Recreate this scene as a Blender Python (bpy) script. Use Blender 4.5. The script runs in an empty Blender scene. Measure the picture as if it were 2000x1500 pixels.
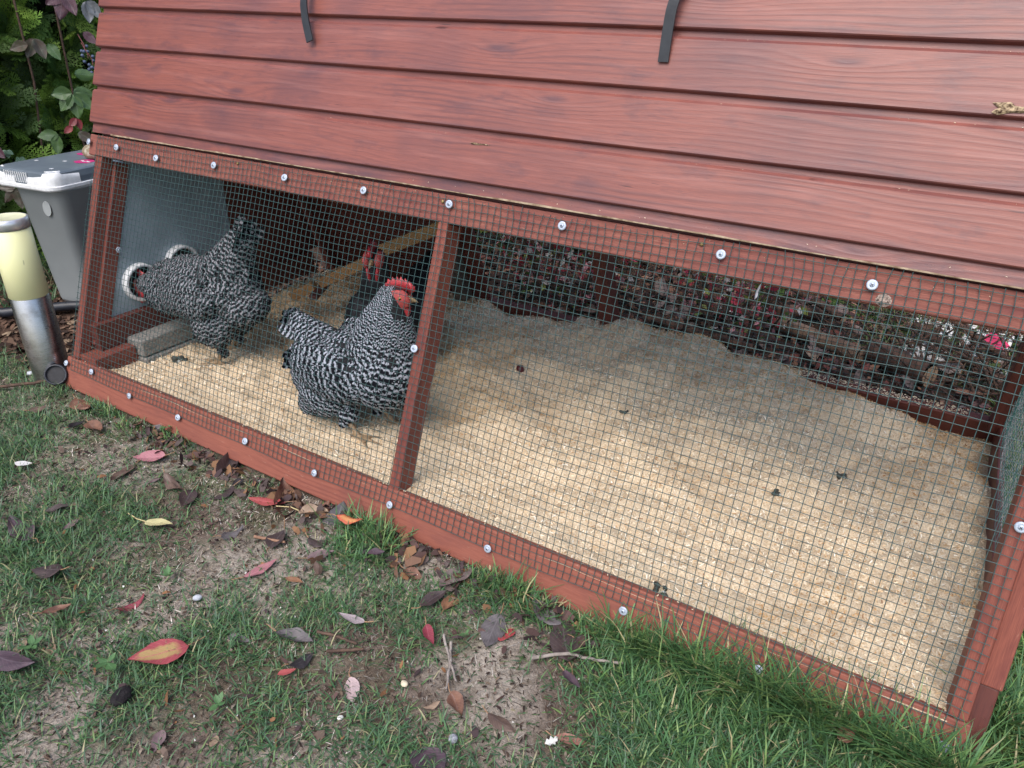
import bpy, bmesh, math, random
import numpy as np
from mathutils import Vector, Matrix, Euler

C = bpy.context.scene.collection
SC = bpy.context.scene
rnd = random.Random(7)
RNG = np.random.default_rng(11)

# ------------------------------------------------------------------ camera, world, sun, exposure
cam_d = bpy.data.cameras.new('camera')
cam = bpy.data.objects.new('camera', cam_d); C.objects.link(cam)
cam_d.sensor_width = 36.0; cam_d.lens = 36.0*1454/2000; cam_d.clip_start = 0.02; cam_d.clip_end = 300
cam.matrix_world = Matrix(((0.851909,-0.254523,0.457678,1.736826),(0.523418,0.385672,-0.759797,-0.817601),(0.016872,0.886834,0.461779,0.875364),(0.000000,0.000000,0.000000,1.000000)))
SC.camera = cam

SUN_EL, SUN_AZ = 55.0, 174.0         # azimuth clockwise from +Y (the back of the coop)
w = bpy.data.worlds.new('World'); SC.world = w; w.use_nodes = True
wn = w.node_tree.nodes; wl = w.node_tree.links
sky = wn.new('ShaderNodeTexSky'); sky.sky_type = 'NISHITA'; sky.sun_disc = False
sky.sun_elevation = math.radians(SUN_EL); sky.sun_rotation = math.radians(SUN_AZ)
sky.air_density = 1.0; sky.dust_density = 3.0; sky.ozone_density = 1.0
wl.new(sky.outputs[0], wn['Background'].inputs[0]); wn['Background'].inputs[1].default_value = 0.15
sun_d = bpy.data.lights.new('sun', 'SUN'); sun_d.energy = 1.5; sun_d.angle = math.radians(42); sun_d.color = (1, .975, .95)
sun = bpy.data.objects.new('sun', sun_d); C.objects.link(sun)
_e, _a = math.radians(SUN_EL), math.radians(SUN_AZ)
sdir = Vector((math.sin(_a)*math.cos(_e), math.cos(_a)*math.cos(_e), math.sin(_e)))
sun.rotation_euler = sdir.to_track_quat('Z', 'Y').to_euler()
SC.view_settings.view_transform = 'Standard'; SC.view_settings.look = 'None'
SC.view_settings.gamma = 1.0; SC.view_settings.exposure = 0.72; SC.view_settings.use_curve_mapping = False
SC.render.engine = 'CYCLES'

# ------------------------------------------------------------------ measured tables (world metres)
LEAVES = [
    (0.408, -0.085, 0.061, -2.63, 'pink', 0.3, 0.42, 'pink mauve leaf lying flat beside a small green weed near the red base board'),
    (0.413, -0.148, 0.06, -1.17, 'brown', 0.8, 0.35, 'narrow tan edged brown leaf curled up like a boat left of the pink leaf'),
    (0.482, -0.13, 0.022, -1.85, 'mauve', 0.2, 0.4, 'tiny pale mauve leaf just below the pink leaf by the board'),
    (0.539, -0.12, 0.058, -0.34, 'brown', 0.9, 0.3, 'twisted brown leaf standing above a dark heart shaped leaf'),
    (0.593, -0.134, 0.05, -1.04, 'darkbrown', 0.3, 0.5, 'small dark heart shaped leaf tip under a twisted brown leaf'),
    (0.631, -0.082, 0.043, -1.76, 'darkbrown', 0.5, 0.5, 'dark brown folded leaf below the board left of the black pebble leaf'),
    (0.629, -0.043, 0.023, -1.69, 'black', 0.6, 0.5, 'blackish crumpled leaf close to the board between brown leaves'),
    (0.565, -0.014, 0.069, 2.54, 'darkbrown', 0.9, 0.45, 'dark leaf propped upright against the base board among white specks'),
    (0.746, -0.038, 0.092, 2.58, 'rust', 1.0, 0.45, 'curled rust brown leaf leaning on the board above the red leaf'),
    (0.733, -0.061, 0.061, -2.76, 'red', 0.35, 0.36, 'vivid red pointed leaf lying just below the base board'),
    (0.624, -0.217, 0.048, 0.26, 'yellow', 0.3, 0.42, 'pale yellow leaf with a long straw coloured stem on the grass'),
    (0.426, -0.292, 0.034, -2.24, 'darkbrown', 0.6, 0.45, 'dark purple brown leaf lying in grass left of the yellow leaf'),
    (0.49, -0.305, 0.027, -1.46, 'mauve', 0.4, 0.35, 'small dull mauve leaf below a dark purple brown leaf'),
    (0.426, -0.359, 0.081, -3.1, 'purple', 0.6, 0.38, 'long purple leaf at the far left edge pointing up left'),
    (0.464, -0.375, 0.046, -2.63, 'purple', 0.7, 0.3, 'long folded purple leaf directly under another purple leaf at the left edge'),
    (0.587, -0.4, 0.045, -2.74, 'darkbrown', 0.5, 0.55, 'broad dark brown leaf lying alone in lawn near the left edge'),
    (0.875, -0.201, 0.051, 1.22, 'pink', 0.25, 0.36, 'rose pink toothed leaf pointing right on bare soil'),
    (0.752, -0.159, 0.039, 1.32, 'grey', 0.9, 0.4, 'shrivelled grey leaf with ragged edge on bare soil'),
    (0.836, -0.13, 0.042, 1.86, 'darkbrown', 0.3, 0.6, 'square dark leaf resting over a short brown twig'),
    (0.023, -0.102, 0.031, 1.47, 'brown', 0.5, 0.6, 'dull brown leaf near the left edge between bollard and lawn'),
    (0.162, -0.095, 0.034, 1.79, 'black', 0.8, 0.4, 'black curled leaf in the grass left of the board end'),
    (0.089, -0.035, 0.065, -0.18, 'rust', 0.6, 0.5, 'rusty leaf tucked under the left end of the base board'),
    (0.206, -0.079, 0.05, -0.23, 'rust', 0.5, 0.5, 'small rust scrap of leaf in grass near the board end'),
    (0.323, -0.016, 0.04, 1.45, 'grey', 0.3, 0.6, 'flat dark grey bark flake lying against the base board'),
    (0.948, -0.195, 0.026, 0.29, 'orange', 0.5, 0.4, 'small orange leaf scrap in grass right of the rose pink leaf'),
    (0.9, -0.413, 0.067, -2.04, 'redyellow', 0.3, 0.6, 'largest leaf, red with a yellow middle, in the left foreground'),
    (0.757, -0.365, 0.039, 1.65, 'crimson', 0.9, 0.3, 'crimson curled narrow leaf above the large red and yellow leaf'),
    (0.74, -0.533, 0.058, 0.37, 'purple', 0.4, 0.42, 'large purple brown leaf cut by the left edge of the lawn view'),
    (0.704, -0.509, 0.026, 2.12, 'tan', 0.6, 0.5, 'tan curled leaf just above the purple leaf at left edge'),
    (0.745, -0.486, 0.022, 2.32, 'tan', 0.6, 0.5, 'small tan leaf right of a bright green weed'),
    (0.685, -0.44, 0.034, 1.04, 'rust', 0.9, 0.3, 'thin rust curled leaf lying in thick grass at left'),
    (1.014, -0.5, 0.027, -0.89, 'mauve', 0.4, 0.5, 'dull mauve brown leaf near the bottom below the large red leaf'),
    (1.075, -0.461, 0.014, -1.15, 'tan', 0.4, 0.6, 'small tan leaf near the bottom centre left'),
    (1.077, -0.334, 0.022, 1.13, 'red', 0.4, 0.35, 'little red leaf tip on grass right of the large red leaf'),
    (1.073, -0.304, 0.034, 1.32, 'black', 0.7, 0.5, 'dark crumpled leaf above the little red leaf tip'),
    (0.96, -0.322, 0.03, 0.06, 'grey', 0.9, 0.4, 'dark shrivelled leaf with dry stem in bare soil'),
    (1.035, -0.281, 0.051, 0.24, 'grey', 0.8, 0.4, 'grey ragged dead leaf beside a dark rounded leaf'),
    (1.084, -0.206, 0.037, -2.87, 'palemauve', 0.3, 0.4, 'pale grey pink leaf on grass with an upright dry straw'),
    (1.167, -0.299, 0.035, -0.71, 'palepink', 0.3, 0.5, 'pale pink diamond shaped leaf on bare soil'),
    (1.209, -0.17, 0.035, -0.61, 'crimson', 0.7, 0.35, 'small curled dark red leaf in the middle of the lawn'),
    (1.284, -0.108, 0.059, -1.31, 'grey', 0.25, 0.5, 'long greyish brown leaf next to the round bright red leaf'),
    (1.299, -0.1, 0.035, -1.33, 'brightred', 0.2, 0.75, 'small round bright red leaf against a greyish leaf'),
    (1.385, -0.06, 0.076, 2.12, 'darkbrown', 0.35, 0.48, 'large dark brown leaf with clear midrib near the board'),
    (1.169, -0.107, 0.043, 1.34, 'darkbrown', 0.5, 0.45, 'dark brown leaf beside an orange brown one in mid lawn'),
    (1.191, -0.085, 0.045, 1.74, 'orange', 0.6, 0.4, 'orange brown leaf right of a dark brown leaf'),
    (1.336, -0.035, 0.052, -0.12, 'grey', 0.7, 0.45, 'greyish brown leaf on the pile at the base board'),
    (1.414, -0.047, 0.032, 0.18, 'darkbrown', 0.5, 0.5, 'dark leaf half under the large midrib leaf, right side'),
    (1.4, -0.026, 0.027, -0.33, 'tan', 0.4, 0.6, 'tan leaf piece between the board and dark leaves'),
    (1.333, -0.336, 0.047, -0.61, 'purple', 0.3, 0.75, 'broad blackish purple leaf cut off by the bottom edge'),
    (1.377, -0.235, 0.035, -0.02, 'brown', 0.35, 0.5, 'oval mid brown leaf on bare soil in the foreground'),
    (1.472, -0.206, 0.038, 0.44, 'salmon', 0.5, 0.32, 'salmon brown rolled leaf near bottom centre'),
    (1.311, -0.244, 0.035, -0.49, 'rust', 0.8, 0.5, 'folded rust leaf at the end of two crossed sticks'),
    (1.281, -0.26, 0.02, 1.01, 'tan', 0.6, 0.45, 'tan curled leaf left of the folded rust leaf'),
    (1.433, -0.134, 0.032, -0.52, 'purple', 0.6, 0.4, 'dark purple leaf below the grey twig near the tall grass'),
    (0.836, -0.039, 0.045, 0.21, 'tan', 1.0, 0.45, 'curled tan leaf with long pale stem on the leaf pile by the board'),
    (0.85, -0.023, 0.042, 1.97, 'rust', 0.9, 0.5, 'shiny reddish brown leaf in the pile under the board'),
    (0.884, -0.023, 0.059, 2.07, 'slate', 0.5, 0.7, 'rounded slate grey leaf leaning on the base board'),
    (0.933, -0.044, 0.042, 0.43, 'redorange', 0.7, 0.35, 'folded red orange leaf beside the tall grass tuft'),
    (0.933, -0.119, 0.04, 1.06, 'mauve', 0.4, 0.4, 'mauve brown leaf left of small round green weeds'),
    (0.9, -0.098, 0.033, -0.08, 'darkbrown', 0.5, 0.4, 'slim dark brown leaf above a mauve brown leaf'),
    (1.032, -0.086, 0.024, 0.79, 'purple', 0.5, 0.6, 'purple brown leaf buried in the tall grass tuft'),
    (0.98, -0.062, 0.047, -0.96, 'grey', 0.6, 0.35, 'narrow grey leaf hanging below the red orange leaf'),
    (0.956, -0.151, 0.029, -0.73, 'brown', 0.5, 0.4, 'little brown leaf standing in grass beneath the mauve brown leaf'),
    (1.166, -0.046, 0.058, -1.62, 'taupe', 0.5, 0.65, 'large taupe leaf resting against the base board'),
    (1.191, -0.039, 0.02, 0.2, 'orange', 0.6, 0.5, 'small orange leaf touching the large taupe leaf'),
    (1.099, -0.072, 0.034, 0.03, 'rust', 1.0, 0.6, 'crumbled rust leaf heap left of the large taupe leaf'),
    (1.78, -0.024, 0.026, 0.86, 'rust', 0.6, 0.6, 'rust brown leaf scrap caught in the tall grass at right'),
    (1.954, 0.065, 0.031, 1.05, 'rust', 0.6, 0.5, 'rust leaf scrap in bright grass at the right corner'),
]
WASHERS = [(-0.0508, 0.5939), (0.056, 0.5924), (0.1996, 0.5846), (0.3879, 0.5915), (0.5938, 0.5922), (0.7955, 0.5946), (0.987, 0.597), (1.2056, 0.5946), (1.4602, 0.594), (1.6605, 0.5898), (-0.0423, 0.0619), (0.0606, 0.066), (0.2111, 0.0471), (0.3846, 0.0451), (0.5965, 0.0551), (0.7929, 0.0499), (0.9812, 0.05), (1.1958, 0.0463), (1.447, 0.0392), (1.6549, 0.038), (1.8883, 0.0411), (0.971, 0.3403), (1.8924, 0.34)]


A = math.radians(69.0); CA, SA = math.cos(A), math.sin(A)   # slope of the ark's sides
DEPTH = 0.97                                                 # base depth of the A-frame
X0, X1 = -0.03, 1.905                                        # ends of the ark

def F(u, s, o=0.0):          # point on the front slope: along, up the slope, outward
    return Vector((u, s*CA - o*SA, s*SA + o*CA))
def B(u, s, o=0.0):          # the same on the back slope
    return Vector((u, DEPTH - s*CA + o*SA, s*SA + o*CA))
FR = Matrix(((1,0,0),(0,CA,-SA),(0,SA,CA)))                  # plank axes -> world, front
BR = Matrix(((-1,0,0),(0,-CA,SA),(0,SA,CA)))                 # the same, back
def MX(R, t): M = R.to_4x4(); M.translation = t; return M

# ------------------------------------------------------------------ helpers
def tag(o, label=None, cat=None, group=None, kind=None):
    if label: o['label'] = label
    if cat: o['category'] = cat
    if group: o['group'] = group
    if kind: o['kind'] = kind
    return o
def empty(name, loc, label, cat, group=None):
    o = bpy.data.objects.new(name, None); C.objects.link(o); o.location = loc
    o.empty_display_size = .05
    return tag(o, label, cat, group)
def put(o, parent=None, M=None):
    if M is not None: o.matrix_basis = M
    if parent is not None:
        o.parent = parent
        P = Matrix.Identity(4); q = parent; chain = []
        while q is not None: chain.append(q); q = q.parent
        for q in reversed(chain): P = P @ q.matrix_parent_inverse @ q.matrix_basis
        o.matrix_parent_inverse = P.inverted()
    return o
def link(name, me, mat=None, parent=None, M=None):
    o = bpy.data.objects.new(name, me); C.objects.link(o)
    if mat is not None and len(me.materials) == 0:
        for m in (mat if isinstance(mat, (list, tuple)) else [mat]): me.materials.append(m)
    return put(o, parent, M)
def npmesh(name, V, Fq, smooth=True, col=None, uv=None, midx=None):
    """V (n,3); Fq (m,k) faces of one size; col (n,3) vertex colours; uv (n,2) per vertex"""
    V = np.asarray(V, np.float32); Fq = np.asarray(Fq, np.int32)
    me = bpy.data.meshes.new(name); k = Fq.shape[1]
    me.vertices.add(len(V)); me.vertices.foreach_set('co', V.ravel())
    me.loops.add(Fq.size); me.loops.foreach_set('vertex_index', Fq.ravel())
    me.polygons.add(len(Fq)); me.polygons.foreach_set('loop_start', np.arange(len(Fq), dtype=np.int32)*k)
    me.polygons.foreach_set('use_smooth', np.full(len(Fq), smooth))
    if midx is not None: me.polygons.foreach_set('material_index', np.asarray(midx, np.int32))
    if col is not None:
        a = me.color_attributes.new('Col', 'FLOAT_COLOR', 'POINT')
        a.data.foreach_set('color', np.concatenate([col, np.ones((len(col),1))], 1).astype(np.float32).ravel())
    if uv is not None:
        l = me.uv_layers.new(name='UVMap'); l.data.foreach_set('uv', np.asarray(uv, np.float32)[Fq.ravel()].ravel())
    me.update(calc_edges=True); me.validate(); return me
def bm_mesh(name, bm, smooth=False):
    me = bpy.data.meshes.new(name); bm.normal_update(); bm.to_mesh(me); bm.free()
    if smooth: me.polygons.foreach_set('use_smooth', [True]*len(me.polygons))
    return me
def box_bm(bm, x0, x1, y0, y1, z0, z1, bev=0.0, seg=1):
    r = bmesh.ops.create_cube(bm, size=1.0); vs = r['verts']
    bmesh.ops.scale(bm, vec=(x1-x0, y1-y0, z1-z0), verts=vs)
    bmesh.ops.translate(bm, vec=((x0+x1)/2, (y0+y1)/2, (z0+z1)/2), verts=vs)
    if bev > 0:
        es = list({e for v in vs for e in v.link_edges})
        bmesh.ops.bevel(bm, geom=es, offset=bev, segments=seg, affect='EDGES', profile=.5)
def box(name, d, mat, parent=None, M=None, bev=.002, seg=2):
    bm = bmesh.new(); box_bm(bm, *d, bev=bev, seg=seg)
    return link(name, bm_mesh(name, bm), mat, parent, M)
def tube(pts, rad, n=6, closed=False):
    """swept tube -> V, quads"""
    P = np.asarray(pts, float); m = len(P)
    rad = np.broadcast_to(np.asarray(rad, float), (m,))
    T = np.gradient(P, axis=0); T /= np.linalg.norm(T, axis=1)[:,None]+1e-12
    up = np.array([0,0,1.0]) if abs(T[0][2]) < .9 else np.array([1.0,0,0])
    Nn = np.zeros_like(P); a = np.cross(T[0], up); a /= np.linalg.norm(a)
    for i in range(m):
        a = a - T[i]*(a@T[i]); a /= np.linalg.norm(a)+1e-12; Nn[i] = a
    Bn = np.cross(T, Nn); th = np.arange(n)*2*np.pi/n
    V = P[:,None,:] + rad[:,None,None]*(np.cos(th)[None,:,None]*Nn[:,None,:] + np.sin(th)[None,:,None]*Bn[:,None,:])
    i = np.arange(m-1)[:,None]; j = np.arange(n)[None,:]; j2 = (j+1) % n
    Q = np.stack([i*n+j, i*n+j2, (i+1)*n+j2, (i+1)*n+j], -1).reshape(-1,4)
    return V.reshape(-1,3), Q
def merge(parts):
    Vs, Fs, o = [], [], 0
    for V, Q in parts: Vs.append(V); Fs.append(Q+o); o += len(V)
    return np.concatenate(Vs), np.concatenate(Fs)
def tube_obj(name, pts, rad, mat, parent=None, n=8):
    V, Q = tube(pts, rad, n); return link(name, npmesh(name, V, Q), mat, parent)
def revolve(prof, n=32, axis='z'):
    """prof [(r,z)] -> V, quads"""
    th = np.arange(n)*2*np.pi/n; V = []
    for r, z in prof: V.append(np.stack([r*np.cos(th), r*np.sin(th), np.full(n, z)], 1))
    V = np.concatenate(V); m = len(prof)
    i = np.arange(m-1)[:,None]; j = np.arange(n)[None,:]; j2 = (j+1) % n
    return V, np.stack([i*n+j, i*n+j2, (i+1)*n+j2, (i+1)*n+j], -1).reshape(-1,4)
# value noise
def _h(ix, iy, s):
    v = np.sin(ix*127.1 + iy*311.7 + s*74.7)*43758.5453; return v - np.floor(v)
def vnoise(x, y, s=0):
    x = np.asarray(x, float); y = np.asarray(y, float)
    ix, iy = np.floor(x), np.floor(y); fx, fy = x-ix, y-iy
    fx, fy = fx*fx*(3-2*fx), fy*fy*(3-2*fy)
    a, b, c, d = _h(ix,iy,s), _h(ix+1,iy,s), _h(ix,iy+1,s), _h(ix+1,iy+1,s)
    return (a*(1-fx)+b*fx)*(1-fy) + (c*(1-fx)+d*fx)*fy
def fbm(x, y, s=0, o=4):
    t, a, n = 0, .5, 0
    for k in range(o): t = t + a*vnoise(np.asarray(x)*2**k, np.asarray(y)*2**k, s+k*3.3); n += a; a *= .5
    return t/n
def sstep(x, a, b):
    t = np.clip((np.asarray(x, float)-a)/(b-a), 0, 1); return t*t*(3-2*t)

# ------------------------------------------------------------------ materials
class NT:
    def __init__(s, name):
        s.m = bpy.data.materials.new(name); s.m.use_nodes = True; s.t = s.m.node_tree; s.n = s.t.nodes
        s.b = s.n['Principled BSDF']; s.out = s.n['Material Output']
    def new(s, t, **kw):
        n = s.n.new(t)
        for k, v in kw.items(): setattr(n, k, v)
        return n
    def link(s, a, b): s.t.links.new(a, b)
    def val(s, sock, v):
        if hasattr(v, 'is_output') or isinstance(v, bpy.types.NodeSocket): s.link(v, sock)
        else: sock.default_value = v
    def math(s, op, a, b=0.0, clamp=False):
        n = s.new('ShaderNodeMath', operation=op); n.use_clamp = clamp
        s.val(n.inputs[0], a); s.val(n.inputs[1], b); return n.outputs[0]
    def mix(s, f, a, b, mode='MIX'):
        n = s.new('ShaderNodeMix', data_type='RGBA', blend_type=mode); n.clamp_factor = True
        s.val(n.inputs[0], f)
        for k, v in ((6, a), (7, b)):
            if isinstance(v, tuple): v = (*v, 1.0) if len(v) == 3 else v
            s.val(n.inputs[k], v)
        return n.outputs[2]
    def coord(s, kind='Object', rand=0.0, scale=(1,1,1)):
        tc = s.new('ShaderNodeTexCoord'); o = tc.outputs[kind]
        if rand:
            oi = s.new('ShaderNodeObjectInfo'); a = s.new('ShaderNodeVectorMath', operation='ADD')
            c = s.new('ShaderNodeCombineXYZ'); r = s.math('MULTIPLY', oi.outputs['Random'], rand)
            s.link(r, c.inputs[0]); s.link(s.math('MULTIPLY', r, .37), c.inputs[1]); s.link(s.math('MULTIPLY', r, 1.7), c.inputs[2])
            s.link(o, a.inputs[0]); s.link(c.outputs[0], a.inputs[1]); o = a.outputs[0]
        mp = s.new('ShaderNodeMapping'); s.link(o, mp.inputs[0]); mp.inputs['Scale'].default_value = scale
        return mp.outputs[0]
    def noise(s, vec, scale, detail=4, rough=.55, dist=0.0):
        n = s.new('ShaderNodeTexNoise'); s.link(vec, n.inputs['Vector'])
        n.inputs['Scale'].default_value = scale; n.inputs['Detail'].default_value = detail
        n.inputs['Roughness'].default_value = rough; n.inputs['Distortion'].default_value = dist
        return n.outputs[0]
    def ramp(s, f, stops):
        n = s.new('ShaderNodeValToRGB'); s.link(f, n.inputs[0]); e = n.color_ramp.elements
        while len(e) < len(stops): e.new(.5)
        for el, (p, c) in zip(e, stops): el.position = p; el.color = (*c, 1) if len(c) == 3 else c
        return n.outputs[0]
    def mrange(s, f, a, b, c=0.0, d=1.0):
        n = s.new('ShaderNodeMapRange'); s.val(n.inputs[0], f)
        for i, v in enumerate((a, b, c, d)): n.inputs[i+1].default_value = v
        return n.outputs[0]
    def bump(s, h, strength=.4, dist=.002):
        n = s.new('ShaderNodeBump'); s.link(h, n.inputs['Height'])
        n.inputs['Strength'].default_value = strength; n.inputs['Distance'].default_value = dist
        s.link(n.outputs[0], s.b.inputs['Normal'])
    def fin(s, col, rough=.6, spec=.4, metal=0.0):
        if isinstance(col, tuple): col = (*col, 1)
        s.val(s.b.inputs['Base Color'], col); s.val(s.b.inputs['Roughness'], rough)
        s.b.inputs['Specular IOR Level'].default_value = spec; s.b.inputs['Metallic'].default_value = metal
        return s.m
def simple(name, c1, c2, scale=20, rough=.6, spec=.4, bump=.2, bd=.001, metal=0.0, rand=5.0, detail=5, lo=.35, hi=.65):
    t = NT(name); v = t.coord('Object', rand); n = t.noise(v, scale, detail)
    t.bump(n, bump, bd); return t.fin(t.mix(t.mrange(n, lo, hi), c1, c2), rough, spec, metal)

def wood(name, light, dark, stain, rough=.45, knots=1.0, fine=1.0, raw=0.0, spec=.45, edge=0.0):
    """stained softwood: grain runs along local X, knots bend it"""
    t = NT(name); v = t.coord('Object', 13.0)
    sep = t.new('ShaderNodeSeparateXYZ'); t.link(v, sep.inputs[0])
    cmb = t.new('ShaderNodeCombineXYZ'); t.link(t.math('MULTIPLY', sep.outputs[0], 1.9), cmb.inputs[0])
    yz = t.math('ADD', sep.outputs[1], sep.outputs[2]); t.link(t.math('MULTIPLY', yz, 8.0), cmb.inputs[1])
    wob = t.new('ShaderNodeTexNoise'); t.link(cmb.outputs[0], wob.inputs['Vector']); wob.inputs['Scale'].default_value = 1.1; wob.inputs['Detail'].default_value = 2
    vo = t.new('ShaderNodeTexVoronoi', voronoi_dimensions='2D', feature='SMOOTH_F1'); vo.inputs['Smoothness'].default_value = .15
    t.link(cmb.outputs[0], vo.inputs['Vector']); vo.inputs['Scale'].default_value = 1.0
    d = vo.outputs['Distance']
    k = t.math('POWER', t.mrange(d, 0.0, .42, 1.0, 0.0), 2.2)
    ph = t.math('ADD', t.math('MULTIPLY', yz, 620.0), t.math('MULTIPLY', wob.outputs[0], 34.0))
    ph = t.math('ADD', ph, t.math('MULTIPLY', k, 17.0*knots))
    ring = t.math('ADD', t.math('MULTIPLY', t.math('SINE', ph), .5), .5)
    ring = t.math('POWER', ring, 2.2)
    # ring contrast fades in and out
    cmb2 = t.new('ShaderNodeCombineXYZ'); t.link(t.math('MULTIPLY', sep.outputs[0], 3.0), cmb2.inputs[0]); t.link(t.math('MULTIPLY', yz, 22.0), cmb2.inputs[1])
    fade = t.mrange(t.noise(cmb2.outputs[0], 1.0, 3), .42, .68)
    cmb3 = t.new('ShaderNodeCombineXYZ'); t.link(t.math('MULTIPLY', sep.outputs[0], 25.0), cmb3.inputs[0]); t.link(t.math('MULTIPLY', yz, 900.0), cmb3.inputs[1])
    fg = t.noise(cmb3.outputs[0], 1.0, 6, .65)
    big = t.noise(v, 4.5, 3)
    col = t.mix(t.math('MULTIPLY', t.math('MULTIPLY', ring, fade), .80), light, dark)
    col = t.mix(t.math('MULTIPLY', t.mrange(fg, .40, .64), .50*fine), col, dark)
    cmb5 = t.new('ShaderNodeCombineXYZ'); t.link(t.math('MULTIPLY', sep.outputs[0], 9.0), cmb5.inputs[0]); t.link(t.math('MULTIPLY', yz, 26.0), cmb5.inputs[1])
    blot = t.noise(cmb5.outputs[0], 1.0, 5, .65)
    col = t.mix(t.math('MULTIPLY', t.mrange(big, .48, .72), .6), col, stain)
    col = t.mix(t.math('MULTIPLY', t.mrange(blot, .54, .70), .6), col, stain)
    if edge:                                             # stain pooled and weathered along the lower edge of a board
        oc = t.new('ShaderNodeTexCoord'); so = t.new('ShaderNodeSeparateXYZ'); t.link(oc.outputs['Object'], so.inputs[0])
        eb = t.math('MULTIPLY', t.mrange(t.math('ADD', so.outputs[1], t.math('MULTIPLY', blot, .03)), .012, .028, 1.0, 0.0), edge)
        eb = t.math('MULTIPLY', eb, t.mrange(blot, .35, .6)); col = t.mix(eb, col, stain)
        cmb6 = t.new('ShaderNodeCombineXYZ'); t.link(t.math('MULTIPLY', sep.outputs[0], 4.0), cmb6.inputs[0]); t.link(t.math('MULTIPLY', yz, 60.0), cmb6.inputs[1])
        pale = t.noise(cmb6.outputs[0], 1.0, 5, .6); col = t.mix(t.math('MULTIPLY', t.mrange(pale, .52, .75), .45), col, (.36,.15,.125))
    kn = t.math('MULTIPLY', t.mrange(d, .015, .06, 1.0, 0.0), .7*knots)
    col = t.mix(kn, col, stain)
    cmb7 = t.new('ShaderNodeCombineXYZ'); t.link(t.math('MULTIPLY', sep.outputs[0], 14.0), cmb7.inputs[0]); t.link(t.math('MULTIPLY', yz, 320.0), cmb7.inputs[1])
    crack = t.noise(cmb7.outputs[0], 1.0, 2); col = t.mix(t.math('MULTIPLY', t.mrange(crack, .70, .74), .75), col, tuple(c*.45 for c in dark))
    if raw:
        cmb4 = t.new('ShaderNodeCombineXYZ'); t.link(t.math('MULTIPLY', sep.outputs[0], 30.0), cmb4.inputs[0]); t.link(t.math('MULTIPLY', yz, 220.0), cmb4.inputs[1])
        chip = t.noise(cmb4.outputs[0], 1.0, 4, .7)
        col = t.mix(t.math('MULTIPLY', t.mrange(chip, .64, .72), raw), col, (.45,.28,.2))
    h = t.math('ADD', t.math('MULTIPLY', ring, .5), t.math('MULTIPLY', fg, .8*fine)); t.bump(h, .35, .0008)
    return t.fin(col, rough, spec)

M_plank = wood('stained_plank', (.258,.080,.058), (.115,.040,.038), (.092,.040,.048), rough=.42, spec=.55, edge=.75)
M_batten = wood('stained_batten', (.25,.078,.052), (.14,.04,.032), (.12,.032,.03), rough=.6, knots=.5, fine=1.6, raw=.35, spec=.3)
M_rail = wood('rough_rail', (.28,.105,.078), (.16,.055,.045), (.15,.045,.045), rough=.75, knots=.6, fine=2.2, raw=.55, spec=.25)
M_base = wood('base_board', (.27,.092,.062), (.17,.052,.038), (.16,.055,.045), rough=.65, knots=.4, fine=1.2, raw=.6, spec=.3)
M_dark = wood('dark_stain_and_shade', (.13,.034,.024), (.075,.02,.016), (.06,.02,.02), rough=.55, knots=.4, fine=1.2, raw=.25)  # red stain taken darker, so the interior shade sits in the colour
M_tan = wood('bare_stick', (.36,.21,.09), (.25,.13,.05), (.22,.12,.06), rough=.7, knots=.3)
M_rawedge = simple('raw_wood_edge', (.42,.33,.23), (.17,.11,.07), 60, .8, .2)
M_wire = simple('green_wire_coating', (.034,.082,.080), (.022,.056,.056), 120, .38, .5, .05)
M_wire_dark = simple('dark_wire_coating', (.03,.06,.055), (.02,.04,.04), 120, .5, .4, .05)
M_zinc = simple('zinc', (.50,.56,.66), (.40,.45,.54), 300, .5, .5, .1, .0003, metal=.35)
M_brass = simple('old_brass', (.35,.25,.11), (.2,.13,.06), 200, .5, .5, .1, metal=.6)
M_hole = simple('screw_recess', (.02,.02,.024), (.01,.01,.012), 100, .6)  # near-black colour in place of the shade inside hollows

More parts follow.
